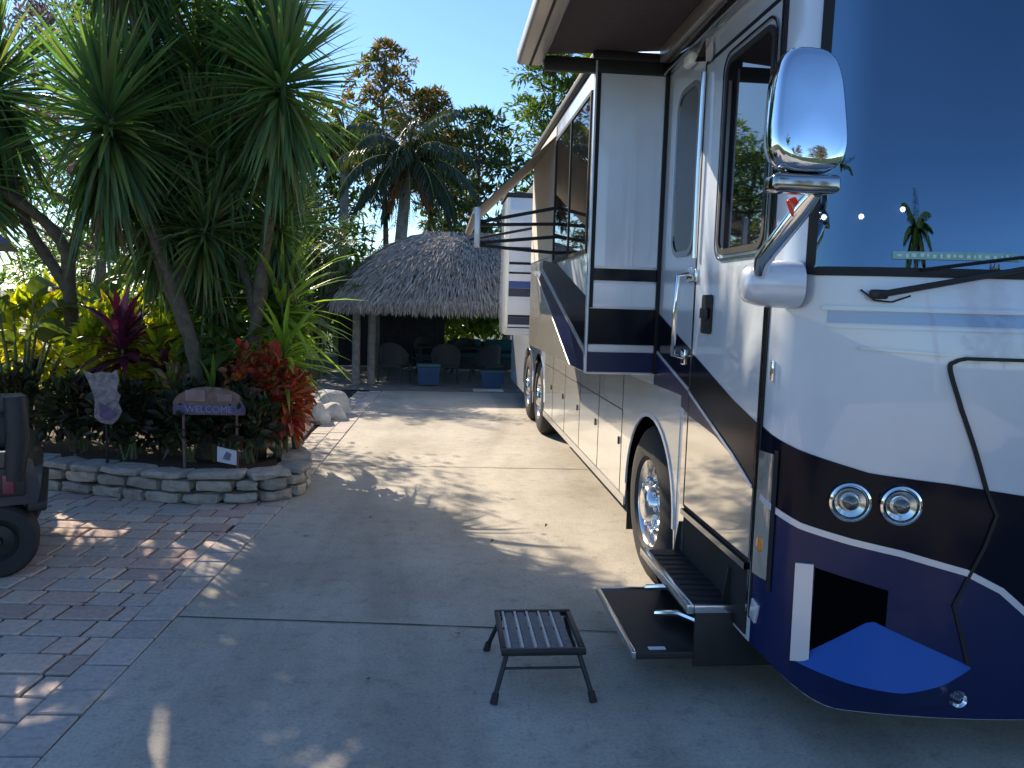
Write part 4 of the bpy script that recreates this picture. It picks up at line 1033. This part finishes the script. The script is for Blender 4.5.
mb.build('wheel_well_liner', M_under, rv)
MB().prism([(1.42-RVO.x, .50), (1.74-RVO.x, .50), (1.74-RVO.x, .13), (1.42-RVO.x, .13)], 5.52-RVO.y, 5.53-RVO.y, 'Y').build('mud_flap', M_tyre, rv)
# rail and awning over the door
mb = MB(); rbx(mb, 1.30, 1.40, 3.2, 4.76, 3.27, 3.36, .012); mb.build('roof_rail', M_bar, rv)
mb = MB(); rbx(mb, 1.33, 1.39, 3.2, 4.78, 3.20, 3.266, .01); mb.build('rail_trim', M_chromed, rv)
aw = MB(); aw.add([V((.60, 3.4, 3.30))-RVO, V((.60, 4.83, 3.30))-RVO, V((1.375, 4.83, 3.365))-RVO, V((1.375, 3.4, 3.365))-RVO, V((.60, 3.4, 3.306))-RVO, V((.60, 4.83, 3.306))-RVO, V((1.375, 4.83, 3.371))-RVO, V((1.375, 3.4, 3.371))-RVO],
                  [(0, 1, 2, 3), (4, 5, 6, 7), (0, 1, 5, 4), (1, 2, 6, 5), (2, 3, 7, 6), (3, 0, 4, 7)])
aw = aw.build('door_awning', M_awn, rv)
rb('roller_bar', .44, .60, 3.38, 4.87, 3.24, 3.33, M_bar, .02, aw); rb('roller_seam', .515, .53, 3.385, 4.875, 3.2375, 3.24, M_gap, 0, aw)
mb = MB(); rbx(mb, .60, 1.36, 4.78, 4.83, 3.20, 3.285, .01); rbx(mb, .95, 1.36, 4.835, 4.86, 3.19, 3.26, .01); mb.build('awning_arm', M_plast, aw)
for (y, z) in ((4.30, 3.15),): 
    MB().rbox(V((1.35, y, z))-RVO, (.025, .06, .035), .02).build('porch_light', mat('porch_lamp_cover', (.85, .85, .8), .3, var=0), rv)
MB().prism([(3.98-RVO.y, 3.05), (4.16-RVO.y, 3.10), (4.0-RVO.y, 3.17)], 1.33-RVO.x, 1.37-RVO.x, 'X').build('awning_bracket', M_chrome, rv)
# mirror
mr = empty('side_mirror', (0, 0, 0), parent=rv)
def superloop(cx, cy, cz, hx, hz, e=3.2, n=40):
    out = []
    for i in range(n):
        a = 2*pi*i/n; c, s = cos(a), sin(a)
        out.append(V((cx+hx*math.copysign(abs(c)**(2/e), c), cy, cz+hz*math.copysign(abs(s)**(2/e), s))))
    return out
def mirror_head(cx, cy, cz):
    mb = MB(); L = []
    for (d, k) in ((.055, .86), (.04, .96), (.0, 1.0), (-.03, .985), (-.045, .95), (-.053, .90), (-.058, .8), (-.063, .6), (-.067, .35), (-.068, .1)):
        lp = superloop(0, d, 0, .132*k, .215*k, 3.4)
        for p in lp:
            p.x *= 1-.14*(p.z/.215); p.z -= 0
        L += lp
    n = 40; m = len(L)//n
    R = Matrix.Rotation(radians(-8), 3, 'X') @ Matrix.Rotation(radians(4), 3, 'Z')
    mb.add([R @ p+V((cx, cy, cz))-RVO for p in L], [(i*n+k, i*n+(k+1) % n, (i+1)*n+(k+1) % n, (i+1)*n+k) for i in range(m-1) for k in range(n)]+[tuple(range(n)), tuple(range((m-1)*n, m*n))], True)
    return mb
mirror_head(1.235, 2.62, 2.475).build('mirror_head', mat('sky_tinted_chrome', (.66, .74, .84), .03, 1., var=0), mr, sharp=60)  # blue of the reflected sky tinted into the chrome colour
rbx(MB(), 1.115, 1.355, 2.56, 2.66, 2.20, 2.262, .018).build('mirror_bracket', M_chromed, mr)
MB().tube([V((1.30, 2.64, 2.21))-RVO, V((1.285, 2.70, 2.16))-RVO, V((1.22, 2.86, 1.99))-RVO, V((1.25, 2.95, 1.93))-RVO], [.022, .035, .034, .030], 12).build('mirror_arm', M_chrome, mr)
MB().rbox(V((1.255, 2.705, 2.165))-RVO, (.018, .012, .035), .008, Matrix.Rotation(-.4, 3, 'Y')).build('mirror_marker', M_red, mr)
mb = MB(); L = []
for (x, k) in ((1.42, .95), (1.34, .95), (1.27, .9), (1.22, .75), (1.20, .5), (1.195, .1)):
    L += [V((x, 3.0+.10*k*cos(a), 1.90+.10*k*math.copysign(abs(sin(a))**.7, sin(a)))) for a in [2*pi*i/24 for i in range(24)]]
mb.add([p-RVO for p in L], [(i*24+k, i*24+(k+1) % 24, (i+1)*24+(k+1) % 24, (i+1)*24+k) for i in range(5) for k in range(24)]+[tuple(range(120, 144))], True)
mb.build('mirror_base', M_white, mr)

# slide outs
def flat(name, x, pts, m, parent, off=.0, thick=.004):
    """panel on the outer face of a slide out: pts are (Y, z)"""
    mb = MB(); mb.prism([(y-RVO.y, z) for y, z in pts], x-off-RVO.x, x-off+thick-RVO.x, 'X'); return mb.build(name, m, parent)
def fface(name, y, x0, x1, z0, z1, m, parent, off=.004):
    return rb(name, x0, x1, y-off, y-off+.004, z0, z1, m, 0, parent)
X1 = .93; s1 = rb('slide_out', X1, 1.385, 4.80, 8.0, 1.36, 3.27, M_silver, .015)
fface('face_panel', 4.80, .955, 1.355, 2.04, 3.22, M_silver, s1, .008)
fface('paint_band', 4.80, .932, 1.379, 1.95, 2.025, M_blackp, s1, .0065)
fface('face_panel', 4.80, .955, 1.355, 1.79, 1.935, M_silver, s1, .008)
fface('paint_band', 4.80, .934, 1.379, 1.55, 1.775, M_blackp, s1, .0065)
fface('pinstripe', 4.80, .934, 1.379, 1.505, 1.545, M_line, s1, .009)
fface('paint_band', 4.80, .934, 1.379, 1.375, 1.50, M_navy, s1, .0065)
rb('seal_strip', 1.357, 1.379, 4.775, 4.792, 1.37, 3.27, M_gap, 0, s1); rb('seal_strip', .932, .954, 4.786, 4.795, 1.78, 3.26, M_gap, 0, s1)
rb('top_flange', .90, 1.38, 4.77, 8.03, 3.275, 3.33, M_plast, .01, s1); rb('corner_flange', .915, .9285, 4.775, 4.83, 1.37, 3.27, M_silver, .004, s1)
flat('side_window', X1, [(4.92, 2.15), (6.35, 2.15), (6.35, 3.10), (4.92, 3.10)], M_dkglass, s1, .008)
for (a, b, c, d) in ((4.89, 6.38, 3.10, 3.125), (4.89, 6.38, 2.125, 2.15), (4.895, 4.92, 2.15, 3.10), (6.35, 6.375, 2.15, 3.10), (5.62, 5.64, 2.15, 3.10)): rb('window_frame', X1-.016, X1-.001, a, b, c, d, M_plast, .0, s1)
flat('paint_band', X1, [(4.82, 1.52), (7.04, 2.10), (7.0, 2.18), (6.2, 2.12), (4.82, 1.84)], M_blackp, s1, .006)
flat('pinstripe', X1, [(4.82, 1.475), (7.10, 2.085), (7.06, 2.115), (4.82, 1.515)], M_line, s1, .009)
flat('paint_band', X1, [(4.82, 1.37), (5.35, 1.37), (7.25, 2.02), (7.12, 2.075), (4.82, 1.47)], M_navy, s1, .0065)
flat('face_panel', X1, [(6.42, 2.2), (7.95, 2.2), (7.95, 3.24), (6.42, 3.24)], mat('sunlit_side_paint', (.66, .64, .60), .55, var=.05), s1, .006)  # sunlight on this part of the slide side put into its cream colour
flat('face_panel', X1, [(5.42, 1.37), (7.9, 1.37), (7.9, 2.12), (7.4, 2.04)], M_cream, s1, .006)
X2 = .92; s2 = rb('slide_out', X2, 1.385, 11.0, 11.95, 1.33, 3.27, M_silver, .015)
zz = 1.345
for (h, m) in ((.085, M_line), (.02, M_navy), (.03, M_line), (.11, M_navy), (.03, M_blackp), (.21, M_line), (.05, M_silver), (.12, M_navy), (.10, M_blue), (.10, M_line), (.03, M_blackp), (.10, M_silver), (.04, M_blackp), (.16, M_silver), (.05, M_navy), (.22, M_line), (.30, M_silver)):
    fface('paint_stripe', 11.0, X2+.048, 1.37, zz, zz+h-.003, m, s2, .006); zz += h
fface('corner_trim', 11.0, X2+.002, X2+.045, 1.34, 3.26, M_cream, s2, .006); rb('top_flange', .90, 1.38, 10.97, 11.98, 3.275, 3.33, M_plast, .01, s2)
# window awning on the first slide out
wa = MB(); A = [(.93, 6.43, 3.165), (.28, 6.2, 2.52), (.28, 8.0, 2.52), (.93, 8.0, 3.165)]
vs = [V(p)-RVO for p in A]; vs += [v+V((0, 0, .006)) for v in vs]
wa.add(vs, [(0, 1, 2, 3), (4, 5, 6, 7), (0, 1, 5, 4), (1, 2, 6, 5), (2, 3, 7, 6), (3, 0, 4, 7)]); wa = wa.build('window_awning', M_awnt, rv)
MB().tube([V((.28, 6.15, 2.50))-RVO, V((.28, 8.05, 2.50))-RVO], .035, 12).build('roller_bar', M_bar, wa)
rb('end_cap', .26, .305, 6.13, 6.17, 2.22, 2.53, M_line, .008, wa)
for y in (6.2, 8.0):
    for (a, b) in (((.93, 2.56), (.29, 2.42)), ((.93, 2.43), (.29, 2.40)), ((.93, 2.33), (.29, 2.26)), ((.93, 2.20), (.29, 2.24)))[:4 if y < 7 else 1]:
        MB().tube([V((a[0], y, a[1]))-RVO, V((b[0], y, b[1]))-RVO], .014, 8).build('support_arm', M_plast, wa)

# ================================================================== folding step stool
st = empty('step_stool', (.50, 3.55, 0), 0, 'small black folding step stool with slatted top in front of the motorhome steps', 'step stool'); SO = V((.50, 3.55, 0))
TZ = .235; PL = [(.315, 3.345), (.695, 3.325), (.695, 3.80), (.315, 3.82)]
M_stool = mat('black_coated_steel', (.022, .024, .028), .4, .3, var=.2, scale=20)
M_grip = mat('worn_grip_slat', (.14, .145, .155), .55, .2, var=.3, scale=30, bump=.3)
M_slat = mat('pale_worn_slat', (.48, .50, .52), .4, .5, var=.15, scale=30)
mb = MB(); x0, x1, y0, y1 = -.195, .195, -.235, .235
mb.box(x0, x1, y0, y0+.028, TZ-.03, TZ, .006); mb.box(x0, x1, y1-.028, y1, TZ-.03, TZ, .006); mb.box(x0, x0+.026, y0+.029, y1-.029, TZ-.03, TZ, .005); mb.box(x1-.026, x1, y0+.029, y1-.029, TZ-.03, TZ, .005)
mb.build('frame', M_stool, st)
for k in range(5):
    x = x0+.050+k*.0605
    MB().box(x, x+.040, y0+.03, y1-.03, TZ-.014, TZ-.004, .003).build('slat', M_grip, st)
    MB().box(x-.016, x-.004, y0+.03, y1-.03, TZ-.010, TZ+.001, .002).build('slat_rib', M_slat, st)
for sx in (-1, 1):
    for sy in (-1, 1):
        lg = MB().tube([(sx*.165, sy*.19, TZ-.03), (sx*.225, sy*.265, .02)], .0115, 10).build('leg', M_stool, st)
        MB().tube([(sx*.218, sy*.257, .045), (sx*.228, sy*.268, 0)], [.016, .019], 10).build('rubber_foot', M_tyre, lg)
MB().tube([(-.185, -.215, .14), (.185, -.215, .14)], .006, 8).build('cross_brace', M_stool, st)
MB().tube([(-.185, .215, .14), (.185, .215, .14)], .006, 8).build('cross_brace', M_stool, st)

# ================================================================== golf cart (rear end at the left edge)
gc = empty('golf_cart', (-3.82, 4.99, 0), radians(25), 'dark navy golf cart cut by the left edge of the picture, parked on the pavers', 'golf cart'); GO = V((-3.7, 5.55, 0))
M_cart = mat('cart_navy_paint', (.012, .018, .032), .35, var=.1, coat=.6, coat_r=.1)
M_vinyl = mat('black_vinyl', (.016, .02, .026), .55, var=.2, scale=10, bump=.3)
def gb(name, x0, x1, y0, y1, z0, z1, m, bev=.01, parent=None):
    mb = MB(); mb.box(x0-GO.x, x1-GO.x, y0-GO.y, y1-GO.y, z0, z1, bev); return mb.build(name, m, parent or gc)
mb = MB(); mb.prism([(-2.50-GO.x, .46), (-2.48-GO.x, .56), (-2.52-GO.x, .74), (-2.62-GO.x, .80), (-3.3-GO.x, .82), (-3.4-GO.x, .60), (-4.3-GO.x, .42), (-4.5-GO.x, .75), (-4.95-GO.x, .80), (-5.1-GO.x, .62), (-5.05-GO.x, .34), (-4.6-GO.x, .28), (-3.35-GO.x, .28), (-3.2-GO.x, .46)], -.56, .56, 'Y'); mb.build('body', M_cart, gc)
gb('chassis', -4.9, -2.6, 5.15, 5.95, .2, .30, M_under)
gb('rear_bumper', -2.56, -2.45, 5.0, 6.1, .40, .47, M_plast, .02); gb('chrome_strip', -3.1, -2.54, 4.975, 4.99, .795, .81, M_chrome, .003)
tl = gb('tail_lamp', -2.78, -2.56, 4.965, 4.992, .52, .70, M_plast, .01)
mb = MB(); mb.box(-2.76-GO.x, -2.70-GO.x, 4.955-GO.y, 4.9645-GO.y, .54, .68, .003); mb.box(-2.68-GO.x, -2.62-GO.x, 4.955-GO.y, 4.9645-GO.y, .54, .66, .003); mb.build('lamp_lens', mat('dim_red_lens', (.16, .03, .05), .3, var=.2), tl)
gb('seat', -3.45, -2.85, 5.05, 6.05, .82, .94, M_vinyl, .04); gb('backrest', -3.0, -2.86, 5.05, 6.05, .96, 1.28, M_vinyl, .04)
gb('rear_seat_base', -2.84, -2.56, 5.02, 6.08, .80, 1.04, M_vinyl, .05)
mb = MB(); 
mb.tube([(-2.62-GO.x, 4.99-GO.y, .62), (-2.59-GO.x, 4.98-GO.y, .9), (-2.60-GO.x, 4.99-GO.y, 1.14)], [.055, .065, .06], 12); mb.build('arm_rest', M_vinyl, gc)
mb = MB(); mb.prism([(-2.58-GO.x, 2.06), (-2.64-GO.x, 2.12), (-3.3-GO.x, 2.15), (-4.3-GO.x, 2.15), (-4.55-GO.x, 2.10), (-4.5-GO.x, 2.05)], -.58, .58, 'Y'); mb.build('roof', mat('cart_roof_plastic', (.05, .06, .12), .4, var=.1), gc)
for (x, xt) in ((-2.9, -3.05), (-4.5, -4.35)):
    for y in (5.05, 6.05): MB().tube([(x-GO.x, y-GO.y, .7), (xt-GO.x, y-GO.y, 2.08)], .018, 8).build('roof_post', M_plast, gc)
mb = MB(); mb.tube([(-4.15-GO.x, 5.25-GO.y, .7), (-3.85-GO.x, 5.25-GO.y, 1.1)], .02, 8); mb.lathe([(.17, -.012), (.185, 0), (.17, .012), (.155, 0)], (-3.85-GO.x, 5.25-GO.y, 1.12), 'Z', 24, closed=True); mb.build('steering_wheel', M_plast, gc)
for x in (-2.73, -4.6):
    for (y, s) in ((4.97, 1), (6.13, -1)):
        w = empty('wheel', (x-GO.x, y-GO.y, .235), parent=gc)
        mb = MB(); mb.lathe([(.12, s*.03), (.15, s*.0), (.215, s*.005), (.235, s*.03), (.235, s*.17), (.215, s*.2), (.12, s*.18)], (0, 0, 0), 'Y', 36, closed=True); mb.build('tyre', M_tyre, w)
        mb = MB(); mb.lathe([(0, s*.02), (.03, s*.015), (.04, s*.04), (.10, s*.05), (.12, s*.02), (.13, s*.03)], (0, 0, 0), 'Y', 28); mb.build('rim', M_plast, w)

# ================================================================== light, sky, camera
TOSUN = V((-.56, .83, 0)).normalized(); EL = radians(33)
sd = V((TOSUN.x*cos(EL), TOSUN.y*cos(EL), sin(EL)))
L = bpy.data.lights.new('sun', 'SUN'); L.energy = 3.6; L.angle = radians(.53); L.color = (1, .85, .64)
lo = bpy.data.objects.new('sun', L); COL.objects.link(lo); lo.location = (0, 0, 30); lo.rotation_mode = 'QUATERNION'
lo.rotation_quaternion = sd.to_track_quat('Z', 'Y')
w = bpy.data.worlds.new('World'); SC.world = w; w.use_nodes = True; nt = w.node_tree
sky = nt.nodes.new('ShaderNodeTexSky'); sky.sky_type = 'NISHITA'; sky.sun_disc = False
sky.sun_elevation = EL; sky.sun_rotation = math.atan2(TOSUN.x, TOSUN.y); sky.air_density = 1.0; sky.dust_density = .1; sky.ozone_density = 3.0
tint = nt.nodes.new('ShaderNodeMix'); tint.data_type = 'RGBA'; tint.blend_type = 'MULTIPLY'; tint.inputs[0].default_value = 1; tint.inputs[7].default_value = (.80, .95, 1.08, 1)
nt.links.new(sky.outputs[0], tint.inputs[6]); nt.links.new(tint.outputs[2], nt.nodes['Background'].inputs[0]); nt.nodes['Background'].inputs[1].default_value = .08

cam = bpy.data.cameras.new('camera'); co = bpy.data.objects.new('camera', cam); COL.objects.link(co); SC.camera = co
cam.sensor_width = 36; cam.lens = 770/1024*36; cam.clip_start = .05; cam.clip_end = 2000
r = V((.99531823, -.092556, .02783911)); u = V((-.01776069, .107982, .99399419)); f = V((.09500625, .98983497, -.10583259))
M = Matrix((r, u, -f)).transposed().to_4x4(); M.translation = V((0, 0, 1.8)); co.matrix_world = M
SC.view_settings.view_transform = 'Standard'; SC.view_settings.look = 'None'; SC.view_settings.gamma = 1; SC.view_settings.exposure = 1.32
SC.render.engine = 'CYCLES'
c = SC.cycles; c.use_denoising = True; c.max_bounces = 8; c.diffuse_bounces = 4; c.glossy_bounces = 5; c.transmission_bounces = 4; c.transparent_max_bounces = 12
c.caustics_reflective = True; c.blur_glossy = .6; c.sample_clamp_indirect = 6
